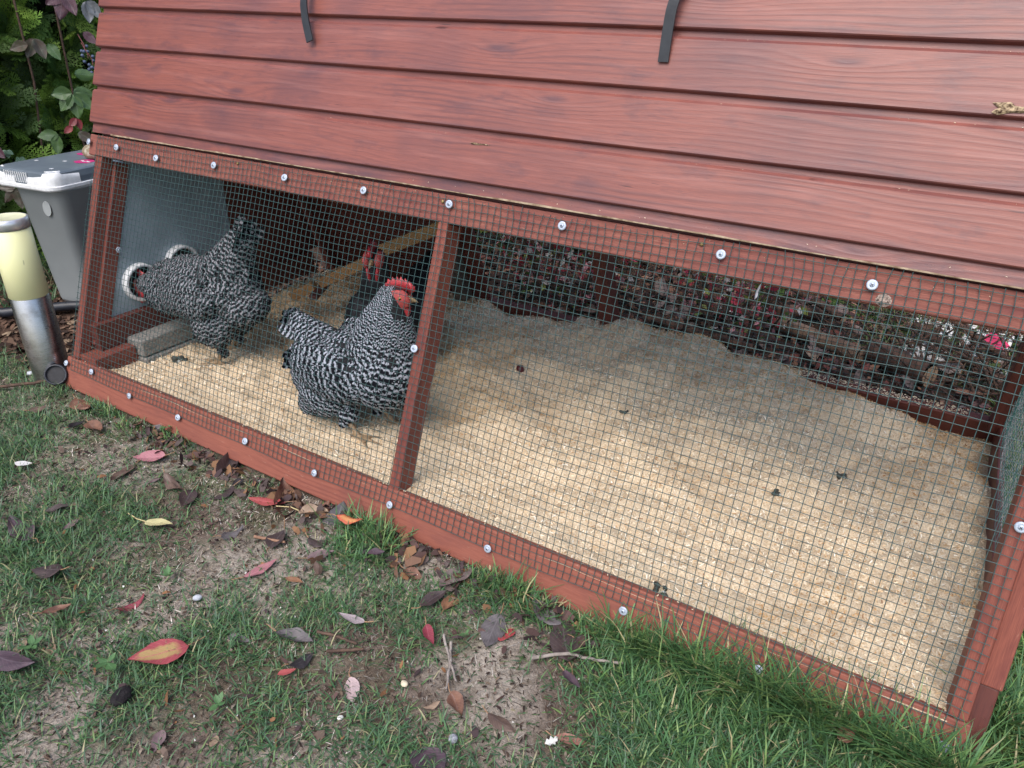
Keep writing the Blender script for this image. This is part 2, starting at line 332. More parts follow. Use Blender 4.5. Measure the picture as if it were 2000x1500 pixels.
# ------------------------------------------------------------------ ground
def ground_z(x, y):
    x = np.asarray(x, float); y = np.asarray(y, float)
    near = 1 - sstep(np.hypot(x-.9, y), 2.5, 4.0)
    return ((fbm(x*3.1, y*3.1, 1)-.5)*.022 + (fbm(x*17, y*17, 2, 3)-.5)*.012)*near - .004
def make_ground():
    def axis(lo, hi, step, far):
        a = np.arange(lo, hi+1e-6, step); g = step; l, r = [lo], [hi]
        while r[-1] < far: g *= 1.35; l.append(l[-1]-g); r.append(r[-1]+g)
        return np.array(sorted(l[1:]) + list(a) + r[1:])
    xs, ys = axis(-.9, 2.5, .012, 120), axis(-.85, 2.2, .012, 120)
    X, Y = np.meshgrid(xs, ys); Z = ground_z(X, Y)
    inside = (X > X0-.02) & (X < X1+.02) & (Y > 0) & (Y < DEPTH)
    Z = np.where(inside, -.012, Z)
    nx, ny = len(xs), len(ys); i = np.arange(ny-1)[:,None]; j = np.arange(nx-1)[None,:]
    Q = np.stack([i*nx+j, i*nx+j+1, (i+1)*nx+j+1, (i+1)*nx+j], -1).reshape(-1,4)
    t = NT('soil_and_thatch'); v = t.coord('Object')
    n1 = t.noise(v, 3.2, 5, .6); n2 = t.noise(v, 45, 5, .65); n3 = t.noise(v, 230, 4, .7)
    soil = t.mix(t.mrange(n2, .3, .7), (.075,.052,.042), (.19,.145,.115))
    thatch = t.mix(t.mrange(n2, .3, .7), (.24,.205,.165), (.42,.37,.32))
    moss = t.mix(t.mrange(n2, .3, .7), (.05,.07,.025), (.09,.12,.045))
    c = t.mix(t.mrange(n1, .43, .58), soil, thatch)
    c = t.mix(t.math('MULTIPLY', t.mrange(t.noise(v, 5.5, 4), .5, .65), .7), c, moss)
    c = t.mix(t.math('MULTIPLY', t.mrange(n3, .45, .75), .55), c, (.03,.02,.016))
    # bark mulch bed behind and left of the ark
    sep = t.new('ShaderNodeSeparateXYZ'); t.link(v, sep.inputs[0])
    left = t.math('MULTIPLY', t.mrange(sep.outputs[0], -.02, -.1), t.mrange(sep.outputs[1], -.03, .06))
    back = t.math('MULTIPLY', t.mrange(sep.outputs[1], .9, .98), t.mrange(sep.outputs[1], 1.75, 1.6))
    back = t.math('MULTIPLY', back, t.mrange(sep.outputs[0], 2.1, 2.0))
    bed = t.math('MAXIMUM', left, back)
    mulch = t.mix(t.mrange(n2, .3, .7), (.035,.022,.017), (.10,.06,.042))
    c = t.mix(bed, c, mulch)
    lawn = t.mix(t.mrange(n2, .3, .7), (.035,.065,.018), (.08,.14,.035))
    far = t.math('MAXIMUM', t.mrange(t.math('ADD', sep.outputs[1], t.math('MULTIPLY', sep.outputs[0], .25)), 1.93, 1.97), t.math('MAXIMUM', t.mrange(sep.outputs[0], 1.97, 2.02), t.mrange(sep.outputs[1], -.9, -1.1)))
    far = t.math('MULTIPLY', far, t.mrange(sep.outputs[0], -.4, -.3))
    c = t.mix(far, c, lawn)
    t.bump(t.math('ADD', n2, t.math('MULTIPLY', n3, .6)), .9, .006)
    m = t.fin(c, .92, .15)
    o = link('ground', npmesh('ground', np.stack([X, Y, Z], -1).reshape(-1,3), Q), m); tag(o, kind='structure')
make_ground()

# ------------------------------------------------------------------ the ark
coop = empty('chicken_coop', (.93, .48, 0), 'red stained wooden A-frame ark with planked roof and green wire mesh front', 'chicken coop')
LEN = X1 - X0
def prism_x(name, prof, x0, x1, mat, parent, M, wobble=0.0, seed=0, smooth=False, nseg=1):
    """closed profile (y,z) extruded along x; wobble bends it slightly"""
    n = len(prof); xs = np.linspace(x0, x1, nseg+1); V = []
    for i, x in enumerate(xs):
        dz = wobble*(vnoise(x*2.3, seed, 4)-.5) if wobble else 0
        dy = wobble*(vnoise(x*1.7, seed+9, 5)-.5) if wobble else 0
        V += [(x, y+float(dy), z+float(dz)) for y, z in prof]
    Fc = [tuple(range(n))[::-1], tuple(range(nseg*n, nseg*n+n))]
    me = bpy.data.meshes.new(name)
    for i in range(nseg):
        for k in range(n): Fc.append((i*n+k, i*n+(k+1) % n, (i+1)*n+(k+1) % n, (i+1)*n+k))
    me.from_pydata(V, [], Fc); me.update()
    bm = bmesh.new(); bm.from_mesh(me); bmesh.ops.recalc_face_normals(bm, faces=bm.faces); bm.to_mesh(me); bm.free()
    return link(name, me, mat, parent, M)
PITCH, S_FIRST = .0850, .6390
# shiplap profile, (up the slope, outward): thick face, chamfered upper shoulder, thin recessed tongue
PROF = [(-.0015,.0035),(0,.0125),(.0015,.014),(.0692,.014),(.0738,.0102),(.0750,.0040),(.0925,.0040),(.0925,-.002),(.004,-.002),(.004,.0028)]
for side, R, fn in (('f', FR, F), ('b', BR, B)):
    for k in range(8):
        s = S_FIRST + PITCH*k
        if side == 'f':  M = MX(R, fn(0, s, 0)); a, b = -.043-.0045*k + rnd.uniform(-.002,.002), X1 + rnd.uniform(-.002,.004)
        else:            M = MX(R, fn(0, s, 0)); a, b = -X1, -X0
        prism_x('plank', PROF, a, b, M_plank, coop, M, .0022, k+3, nseg=24)
    # the bottom board is ripped down to its tongue
    low = [(-.0205,.0055),(-.002,.0052),(.008,.0026),(.008,-.002),(-.0205,-.002)]
    M = MX(R, fn(0, S_FIRST, 0)); a, b = (-.042, X1) if side == 'f' else (-X1, -X0)
    o = prism_x('plank', low, a, b, M_plank, coop, M, .0022, 2, nseg=24)
    if side == 'f':
        o['label'] = 'lowest plank sawn narrow with a pale splintered lower edge'
        V, Q = [], []
        xs = np.linspace(.03, X1-.002, 260)
        hh = .0006 + .0032*np.clip(fbm(xs*9, 0*xs, 7)-.38, 0, 1)*2.2
        for x, h in zip(xs, hh*.8): V += [(x, -.0222, .0066), (x, -.0222+h+.001, .0068)]
        V = np.array(V); dz = .0022*(vnoise(V[:,0]*2.3, 2, 4)-.5); V[:,2] += dz; V[:,1] += .0022*(vnoise(V[:,0]*1.7, 11, 5)-.5)
        V2 = V.copy(); V2[:,2] -= .009; n = len(V); V = np.concatenate([V, V2])
        for i in range(len(xs)-1):
            Q.append((2*i, 2*i+2, 2*i+3, 2*i+1)); Q.append((2*i, n+2*i, n+2*i+2, 2*i+2))
        link('splintered_edge', npmesh('splintered_edge', V, Q, False), M_rawedge, o, M)
box('ridge_board', (X0-.01, X1+.01, -.05, .05, 0, .016), M_plank, coop, MX(Matrix.Identity(3), Vector((0, DEPTH/2, F(0, S_FIRST+8*PITCH)[2]-.002))))
# splinter hole and a gouge in the planks
for (u, s, L_, nm) in ((1.752, .817, .020, 'broken_knot'), (1.028, .700, .019, 'gouge')):
    bm = bmesh.new(); n = 16; ring = []
    for i in range(n):
        a = i*2*math.pi/n; r = 1 + .35*math.sin(3*a+u) + rnd.uniform(-.2,.2)
        ring.append(bm.verts.new((L_*math.cos(a)*r, (.0062 if nm[0] == 'b' else .0016)*math.sin(a)*r, .0145)))
    inner = [bm.verts.new((v.co.x*.7, v.co.y*.6, .0152 + rnd.uniform(0,.0022))) for v in ring]
    for i in range(n): bm.faces.new((ring[i], ring[(i+1)%n], inner[(i+1)%n], inner[i]))
    bm.faces.new(inner)
    link(nm, bm_mesh(nm, bm), simple(nm+'_wood', (.5,.38,.24), (.05,.025,.015), 260, .9, .2, .6, .002), coop, MX(FR, F(u, s)))
# frame timbers of the front
def timber(name, L0, L1, y0, y1, z0, z1, mat, M, bev=.002):
    return box(name, (L0, L1, y0, y1, z0, z1), mat, coop, M, bev)
timber('top_rail', X0-.028, X1, .566, .6135, -.045, -.001, M_rail, MX(FR, F(0,0,0)))
timber('gap_light_block', X0, X1, .6140, .66, -.040, -.012, M_dark, MX(FR, F(0,0,0)))  # unseen strip added to block light through the gap above the rail
timber('base_rail', X0-.02, X1+.005, .002, .0785, -.020, -.0005, M_base, MX(FR, F(0,0,0)), .0025)
UP_F = Matrix(((0,-1,0),(CA,0,-SA),(SA,0,CA)))      # local X up the front slope, Y to the left, Z outward
def upright(name, u0, u1, s0, s1, o0, o1, mat, bev=.002):
    return box(name, (s0, s1, -u1, -u0, o0, o1), mat, coop, MX(UP_F, Vector((0,0,0))), bev)
upright('corner_post', -.030, -.006, .080, .5655, -.030, -.001, M_batten)
upright('middle_post', .9660, .9880, .0690, .5655, -.046, -.001, M_batten, .0025)
upright('corner_post', 1.8810, 1.9050, .0795, .5655, -.040, -.001, M_batten, .0025)
upright('end_board', 1.9075, 1.9330, .125, .62, -.066, -.026, M_batten)
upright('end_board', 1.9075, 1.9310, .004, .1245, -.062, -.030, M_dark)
# back frame
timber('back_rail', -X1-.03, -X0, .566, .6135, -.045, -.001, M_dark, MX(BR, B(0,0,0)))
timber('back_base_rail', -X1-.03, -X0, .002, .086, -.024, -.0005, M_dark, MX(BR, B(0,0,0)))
UP_B = Matrix(((0,1,0),(-CA,0,SA),(SA,0,CA)))
def upright_b(name, u0, u1, s0, s1, o0, o1, mat):
    return box(name, (s0, s1, u0, u1, o0, o1), mat, coop, MX(UP_B, Vector((0,DEPTH,0))), .002)
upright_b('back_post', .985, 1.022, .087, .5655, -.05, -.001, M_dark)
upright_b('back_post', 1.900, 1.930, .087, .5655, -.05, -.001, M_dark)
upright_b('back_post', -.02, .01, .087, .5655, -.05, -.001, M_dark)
for i in range(5):                                       # the sleeping end has a boarded back
    s = .088 + i*.0955
    box('back_plank', (-.60, .03, s, s+.0935, -.014, -.0005), M_dark, coop, MX(BR, B(0,0,0)) @ Matrix.Translation((0,0,0)), .0015)
upright_b('back_post', .50, .545, .087, .5655, -.05, -.015, simple('weathered_batten', (.12,.10,.085), (.07,.055,.045), 40, .8))
# right end: sill and a netted triangle
box('end_sill', (1.918, 1.931, .095, DEPTH-.035, .002, .085), M_dark, coop, None, .002)
# ------------------------------------------------------------------ left end wall with two feeding ports
upright('end_stile', -.022, .004, .118, .562, -.066, -.0305, M_batten)
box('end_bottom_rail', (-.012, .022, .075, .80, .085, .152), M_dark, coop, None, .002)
box('end_sill', (-.02, .055, .036, .142, .060, .0845), M_batten, coop, None, .002)
box('end_sill', (-.02, .050, .036, .150, .020, .0590), M_batten, coop, None, .002)
def end_panel():
    pts = [(.115,.152),(.52,.152),(.52,.53),(.262,.53)]
    bm = bmesh.new(); vs = [bm.verts.new((0,y,z)) for y,z in pts]; f = bm.faces.new(vs)
    g = bmesh.ops.extrude_face_region(bm, geom=[f]); bmesh.ops.translate(bm, vec=(-.006,0,0), verts=[e for e in g['geom'] if isinstance(e, bmesh.types.BMVert)])
    bmesh.ops.recalc_face_normals(bm, faces=bm.faces)
    o = link('feeder_panel', bm_mesh('feeder_panel', bm), simple('grey_plastic_panel', (.30,.36,.41), (.24,.29,.33), 14, .45, .4, .05), coop)
    return o
end_panel()
bm = bmesh.new(); vs = [bm.verts.new((0,y,z)) for y, z in ((.523,.152),(.845,.152),(.70,.53),(.523,.53))]; g_ = bmesh.ops.extrude_face_region(bm, geom=[bm.faces.new(vs)]); bmesh.ops.translate(bm, vec=(-.012,0,0), verts=[e for e in g_['geom'] if isinstance(e, bmesh.types.BMVert)]); bmesh.ops.recalc_face_normals(bm, faces=bm.faces)
link('end_board', bm_mesh('end_board', bm), M_dark, coop)  # dark sheet closing the end wall, standing in for the shade there
M_white = simple('white_plastic', (.78,.79,.80), (.66,.67,.68), 90, .35, .5, .03)
for y, z in ((.224,.218),(.348,.234)):
    prof = [(.040,-.004),(.040,.016),(.0412,.018),(.0465,.018),(.048,.016),(.048,-.004)]
    V, Q = revolve(prof, 40)
    o = link('feeding_port', npmesh('feeding_port', V, Q), M_white, coop, MX(Matrix(((0,0,1),(1,0,0),(0,1,0))), Vector((.002,y,z))))
    V, Q = revolve([(.0001,.003),(.040,.003)], 32)
    link('port_opening', npmesh('port_opening', V, Q), M_hole, o, MX(Matrix(((0,0,1),(1,0,0),(0,1,0))), Vector((.002,y,z))))

# ------------------------------------------------------------------ screws with washers
def washer_mesh():
    V1, Q1 = revolve([(.0001,.0012),(.0030,.0012),(.0050,.0016),(.0066,.0014),(.0071,.0005),(.0071,-.0006)], 24)
    return npmesh('washer', V1, Q1)
def screw_mesh():
    V, Q = revolve([(.0001,.0031),(.0018,.0029),(.0030,.0022),(.0034,.0011)], 18)
    n = len(V); mi = [0]*len(Q); extra = []; fq = []
    for a in (.3, .3+math.pi/2):
        c, s = math.cos(a), math.sin(a); k = n + len(extra)
        for x, y in ((-.0019,-.00045),(.0019,-.00045),(.0019,.00045),(-.0019,.00045)): extra.append((x*c-y*s, x*s+y*c, .00325))
        fq.append((k,k+1,k+2,k+3)); mi.append(1)
    return npmesh('screw', np.concatenate([V, np.array(extra)]), np.concatenate([Q, np.array(fq)]), True, midx=mi)
W0, S0_ = washer_mesh(), screw_mesh()
S0_.materials.append(M_zinc); S0_.materials.append(M_hole)
for i, (u, s) in enumerate(WASHERS):
    M = MX(FR @ Euler((rnd.uniform(-.12,.12), rnd.uniform(-.12,.12), rnd.uniform(0,6))).to_matrix(), F(u, s, .0062))
    wv = link('washer', W0, M_zinc, coop, M); link('screw', S0_, None, wv, M)
M = MX(Matrix(((0,0,1),(1,0,0),(0,1,0))), Vector((.0215,.177,.316)))
wv = link('washer', W0, M_zinc, coop, M); link('screw', S0_, None, wv, M)
for u, s in ((1.428,.604),(.452,.604),(.969,.600)):
    V, Q = revolve([(.0001,.002),(.0026,.0016),(.0032,0)], 14)
    link('old_screw', npmesh('old_screw', V, Q), M_brass, coop, MX(FR, F(u, s, .0008)))
# knot in the top rail
V, Q = revolve([(.0001,.0006),(.006,.0010),(.0085,.0002)], 18); V[:,0] *= 1.15
link('rail_knot', npmesh('rail_knot', V, Q), simple('knot_wood', (.42,.33,.28), (.04,.025,.02), 380, .8, .2, .5), coop, MX(FR, F(1.678,.5735,-.0008)))

# ------------------------------------------------------------------ wire mesh
CELL = .0127
def wire_grid(us, vs, place, bulge, seed, r=.00056, stub=True, step=.02, n=5):
    """us: wires running up the slope, vs: wires along; place(u, s, o)"""
    parts = []; g = np.random.default_rng(seed)
    slo, shi = vs[0], vs[-1]; ulo, uhi = us[0], us[-1]
    wob = lambda u, s: ((fbm(u*4, s*6+seed, 3, 3)-.5)*.016, (fbm(u*4+40, s*6+seed, 9, 3)-.5)*.013)
    for u in us:
        t0 = slo - (.001 if stub else 0); t1 = shi + (g.uniform(.003,.010) if stub else 0)
        S = np.linspace(t0, t1, max(3, int((t1-t0)/step)+1)); U = np.full_like(S, u)
        du, ds = wob(U, S); P = place(U+du, S+ds, bulge(U, S))
        if stub:
            k = g.uniform(-.004,.004); P[-1] += np.array([k, -abs(g.uniform(0,.003)), 0])
        parts.append(tube(P, r*g.uniform(.92,1.08), n))
    for s in vs:
        t1 = uhi + (g.uniform(.005,.011) if stub else 0); t0 = ulo - (g.uniform(.001,.004) if stub else 0)
        U = np.linspace(t0, t1, int((t1-t0)/(step*1.3))+1); S = np.full_like(U, s)
        du, ds = wob(U, S); P = place(U+du, S+ds, bulge(U, S)+.0009)
        if stub: P[-1] += np.array([0, g.uniform(-.002,.001), -g.uniform(0,.004)])
        parts.append(tube(P, r*g.uniform(.92,1.08), n))
    return merge(parts)
def placeF(U, S, O): return np.stack([U, S*CA-O*SA, S*SA+O*CA], 1)
def placeB(U, S, O): return np.stack([U, DEPTH-S*CA+O*SA, S*SA+O*CA], 1)
bulgeF = lambda U, S: .0022 + .003*np.exp(-((U-.02)/.09)**2)*sstep(S,.08,.2)*(1-sstep(S,.5,.56)) + .004*fbm(U*2.2, S*3, 6, 2)*sstep(S,.1,.2)*(1-sstep(S,.5,.56))
us = np.array([i*CELL for i in range(-2, 150)]); vs = np.array([.568 - v*CELL for v in range(-3, 42)][::-1])
V, Q = wire_grid(us, vs, placeF, bulgeF, 1)
o = link('wire_mesh', npmesh('wire_mesh', V, Q), M_wire, coop); o['kind'] = 'stuff'; o['label'] = 'green coated welded wire mesh over the front'
us = np.array([i*CELL+.004 for i in range(48, 150)]); vs = np.array([.045 + v*CELL for v in range(0, 43)])
V, Q = wire_grid(us, vs, placeB, lambda U, S: .003 + 0*U, 2, r=.0006, stub=False, step=.05, n=4)
o = link('back_mesh', npmesh('back_mesh', V, Q), M_wire_dark, coop); o['kind'] = 'stuff'
# fine netting hung in two slack layers inside the right end
def netting(x, seed, cell, amp, y0, y1, z0, z1):
    parts = []
    def pl(y, z): return np.stack([x + amp*(fbm(y*6, z*5, seed, 2)-.5) + 0*y, y, z], 1)
    def zmax(y): return np.minimum(z1, np.minimum((y-.012)*SA/CA, (DEPTH-.012-y)*SA/CA))
    for y in np.arange(y0, y1, cell):
        zm = float(zmax(y))
        if zm > z0+.03: Z = np.linspace(z0, zm, 14); parts.append(tube(pl(np.full_like(Z, y)+.012*np.sin(Z*9+seed), Z), .00042, 4))
    for z in np.arange(z0, z1, cell):
        ya, yb = max(y0, z*CA/SA+.012), min(y1, DEPTH-.012-z*CA/SA)
        if yb > ya+.03: Y = np.linspace(ya, yb, 16); parts.append(tube(pl(Y, np.full_like(Y, z)+.008*np.sin(Y*11+seed)), .00042, 4))
    return merge(parts)
for sd, x, cl, nm in ((5, 1.921, .0210, (.07,.20,.18)), (8, 1.924, .0120, (.44,.40,.42))):
    V, Q = netting(x, sd, cl, .014, .115, .90, .095, .56)
    o = link('end_netting', npmesh('end_netting', V, Q), simple('netting_%d' % sd, nm, tuple(c*.8 for c in nm), 60, .5), coop); o['kind'] = 'stuff'

# ------------------------------------------------------------------ sawdust bedding
def bed_z(x, y):
    x = np.asarray(x, float); y = np.asarray(y, float)
    z = .062 - .006*sstep(y,.03,.12)
    z = z + .026*np.exp(-((x-1.25)/.32)**2)*sstep(y,.35,.9) + .014*sstep(y,.3,.8)*(1-sstep(x,1.45,1.9)) - .016*sstep(y,.6,.85)*np.exp(-((x-.75)/.3)**2)
    z = z - .040*sstep(x,1.45,1.9)*sstep(y,.5,.9) - .018*(1-sstep(x,-.02,.35))
    z = z + .034*np.exp(-(((x-1.075)/.07)**2+((y-.88)/.07)**2)) + .02*np.exp(-(((x-1.62)/.1)**2+((y-.83)/.06)**2))
    rid = np.sin((x*.75+y)*26 + 5*fbm(x*2.5, y*2.5, 12, 2)); z = z + .006*rid*sstep(y,.15,.45)
    z = z + (fbm(x*6, y*6, 21, 3)-.5)*.060*(.25+.9*sstep(y,.1,.5)) + (fbm(x*30, y*30, 22, 3)-.5)*.020*sstep(y,.02,.1)
    return np.maximum(z, .012)
def sawdust():
    xs, ys = np.linspace(0.0, 1.920, 330), np.linspace(.024, DEPTH-.027, 170)
    X, Y = np.meshgrid(xs, ys); X = np.minimum(X, 1.884 + (1.920-1.884)*sstep(Y, .04, .16)); Z = bed_z(X, Y); nx, ny = len(xs), len(ys)
    i = np.arange(ny-1)[:,None]; j = np.arange(nx-1)[None,:]
    Q = np.stack([i*nx+j, i*nx+j+1, (i+1)*nx+j+1, (i+1)*nx+j], -1).reshape(-1,4)
    t = NT('sawdust'); v = t.coord('Object')
    n2, n3 = t.noise(v, 300, 4, .7), t.noise(v, 14, 4)
    c = t.mix(t.mrange(n2, .35, .65), (.50,.36,.22), (.86,.74,.55)); c = t.mix(t.math('MULTIPLY', t.mrange(n3, .5, .7), .35), c, (.46,.36,.25))
    t.bump(n2, .8, .003); m = t.fin(c, .9, .1)
    o = link('sawdust_bedding', npmesh('sawdust_bedding', np.stack([X, Y, Z], -1).reshape(-1,3), Q), m)
    tag(o, kind='stuff', label='deep pale sawdust heaped over the floor of the red ark')
    # loose curls and chips lying on it
    n = 75000; x = RNG.uniform(.01, 1.920-.005, n); y = DEPTH*.98*RNG.random(n)**.85+.01; y = np.clip(y, .03, DEPTH-.03); x = np.minimum(x, 1.880 + (1.920-1.884)*sstep(y, .04, .16))
    z = bed_z(x, y) + RNG.uniform(-.0004,.0030,n)
    ln, wd = RNG.uniform(.003,.0090,n), RNG.uniform(.0008,.0022,n); a = RNG.uniform(0,6.28,n)
    tl, rl = RNG.normal(0,.5,n), RNG.normal(0,.7,n)
    d = np.stack([np.cos(a)*np.cos(tl), np.sin(a)*np.cos(tl), np.sin(tl)], 1); s = np.stack([-np.sin(a)*np.cos(rl), np.cos(a)*np.cos(rl), np.sin(rl)], 1)
    p = np.stack([x,y,z],1); V = np.stack([p-d*ln[:,None]/2-s*wd[:,None]/2, p+d*ln[:,None]/2-s*wd[:,None]/2, p+d*ln[:,None]/2+s*wd[:,None]/2, p-d*ln[:,None]/2+s*wd[:,None]/2], 1).reshape(-1,3)
    damp_shade = np.clip(sstep(fbm(x*5, y*5, 61, 4) + .22*sstep(y,.35,.75), .55, .72), 0, 1)[:,None]  # brown damp patches, with shade towards the back painted in
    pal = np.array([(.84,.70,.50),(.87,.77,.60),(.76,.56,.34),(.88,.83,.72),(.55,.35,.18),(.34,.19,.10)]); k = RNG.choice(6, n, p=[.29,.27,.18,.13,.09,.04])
    col = np.repeat(pal[k]*RNG.uniform(.85,1.1,(n,1))*(1-damp_shade*np.array([[.30,.43,.58]])), 4, 0)
    t = NT('sawdust_chips'); at = t.new('ShaderNodeVertexColor'); at.layer_name = 'Col'; m2 = t.fin(at.outputs[0], .85, .15)
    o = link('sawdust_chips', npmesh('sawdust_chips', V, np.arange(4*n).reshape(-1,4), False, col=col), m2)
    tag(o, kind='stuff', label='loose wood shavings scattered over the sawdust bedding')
sawdust()
# crumbs of sawdust caught on ledges of the ark
def crumbs():
    P, rows = [], []
    g = np.random.default_rng(4)
    def add(p, r):
        a = g.uniform(0, 6.28); d = np.array([math.cos(a), math.sin(a)*.6, g.uniform(-.3,.6)]); d /= np.linalg.norm(d)
        s = np.cross(d, [g.normal(), g.normal(), 1.0]); s /= np.linalg.norm(s)
        P.extend([p-d*r-s*r*.4, p+d*r-s*r*.4, p+d*r+s*r*.4, p-d*r+s*r*.4])
    for k in range(8):
        for _ in range(34): add(np.array(F(g.beta(3,1.3)*1.9, S_FIRST+PITCH*k-PITCH+.0725+g.normal(0,.0008), .0122)), g.uniform(.0004,.0011))
    for _ in range(1500): add(np.array(B(g.uniform(1.05,1.86), .088+abs(g.normal(0,.003)), -g.uniform(.0,.022))) , g.uniform(.001,.0028))
    for _ in range(160): add(np.array(F(g.uniform(0,1.88), .0800, -g.uniform(.001,.018))), g.uniform(.0007,.002))
    for _ in range(70): add(np.array(F(.965+g.normal(0,.016), .0805+g.uniform(0,.003), -.004)), g.uniform(.001,.0025))
    for _ in range(60): add(np.array(F(g.uniform(0,1.88), .60+g.uniform(0,.012), .0006)), g.uniform(.0004,.0012))
    V = np.array(P); o = link('sawdust_crumbs', npmesh('sawdust_crumbs', V, np.arange(len(V)).reshape(-1,4), False), simple('pale_crumb', (.75,.66,.5), (.6,.48,.32), 300, .9), coop)
    o['kind'] = 'stuff'
crumbs()

# ------------------------------------------------------------------ hens
def ell(bm, c, r, rot=None, sub=3):
    M = Matrix.Translation(c) @ (rot.to_matrix().to_4x4() if rot else Matrix.Identity(4)) @ Matrix.Diagonal((*r, 1))
    bmesh.ops.create_icosphere(bm, subdivisions=sub, radius=1, matrix=M)
def caps(bm, a, b, ra, rb, n=9):
    a, b = Vector(a), Vector(b); d = b-a
    for i in range(n):
        t = i/(n-1); r = ra + (rb-ra)*t; ell(bm, a+d*t, (r,r,r), None, 2)
def solid(name, bm, voxel, smooth=8):
    me = bm_mesh(name+'_raw', bm); o = bpy.data.objects.new(name+'_raw', me); C.objects.link(o)
    m = o.modifiers.new('r', 'REMESH'); m.mode = 'VOXEL'; m.voxel_size = voxel
    m = o.modifiers.new('s', 'SMOOTH'); m.iterations = smooth; m.factor = .5
    dg = bpy.context.evaluated_depsgraph_get(); me2 = bpy.data.meshes.new_from_object(o.evaluated_get(dg))
    bpy.data.objects.remove(o); bpy.data.meshes.remove(me)
    me2.polygons.foreach_set('use_smooth', [True]*len(me2.polygons)); me2.name = name; return me2

def plumage_mat(name, dark, light, barred=True, rough=.6):
    t = NT(name)
    if not barred:
        v = t.coord('Object'); n = t.noise(v, 90, 3); return t.fin(t.mix(n, dark, light), .6, .2)
    uv = t.new('ShaderNodeUVMap'); uv.uv_map = 'UVMap'; sp = t.new('ShaderNodeSeparateXYZ'); t.link(uv.outputs[0], sp.inputs[0])
    v = t.coord('Object'); wob = t.math('MULTIPLY', t.math('SUBTRACT', t.noise(v, 160, 3), .5), .9)
    ph = t.math('ADD', sp.outputs[1], wob)
    ph = t.math('SUBTRACT', ph, t.math('MULTIPLY', t.math('MULTIPLY', sp.outputs[0], sp.outputs[0]), .28))
    s = t.math('SINE', t.math('MULTIPLY', ph, 2*math.pi))
    bar = t.mrange(s, .05, .70)
    n = t.noise(v, 26, 3)
    li = t.mix(n, light, tuple(c*.55 for c in light))
    return t.fin(t.mix(bar, dark, li), .8, .12)
M_barred = plumage_mat('barred_plumage', (.008,.009,.013), (.46,.49,.56))
M_barred2 = plumage_mat('barred_plumage_grey', (.014,.015,.018), (.33,.33,.36))
M_black = plumage_mat('black_plumage', (.004,.004,.005), (.009,.010,.013), False, .55)
M_skin = simple('red_comb_skin', (.46,.045,.055), (.30,.022,.03), 130, .45, .5, .6, .001)
M_face = simple('face_skin', (.44,.075,.075), (.28,.05,.045), 160, .55, .4, .7, .0012)
M_shank = simple('shank_skin', (.34,.24,.14), (.16,.105,.06), 160, .55, .4, .5, .001)
M_down = simple('dark_down', (.03,.03,.034), (.012,.012,.014), 200, .9, .2)
M_iris = simple('hen_iris', (.42,.16,.03), (.3,.1,.02), 300, .15, .6)
M_pupil = simple('hen_pupil', (.004,.004,.004), (.006,.006,.006), 100, .08, .8)
M_beak = simple('horn_beak', (.40,.31,.18), (.18,.13,.08), 150, .4, .5)

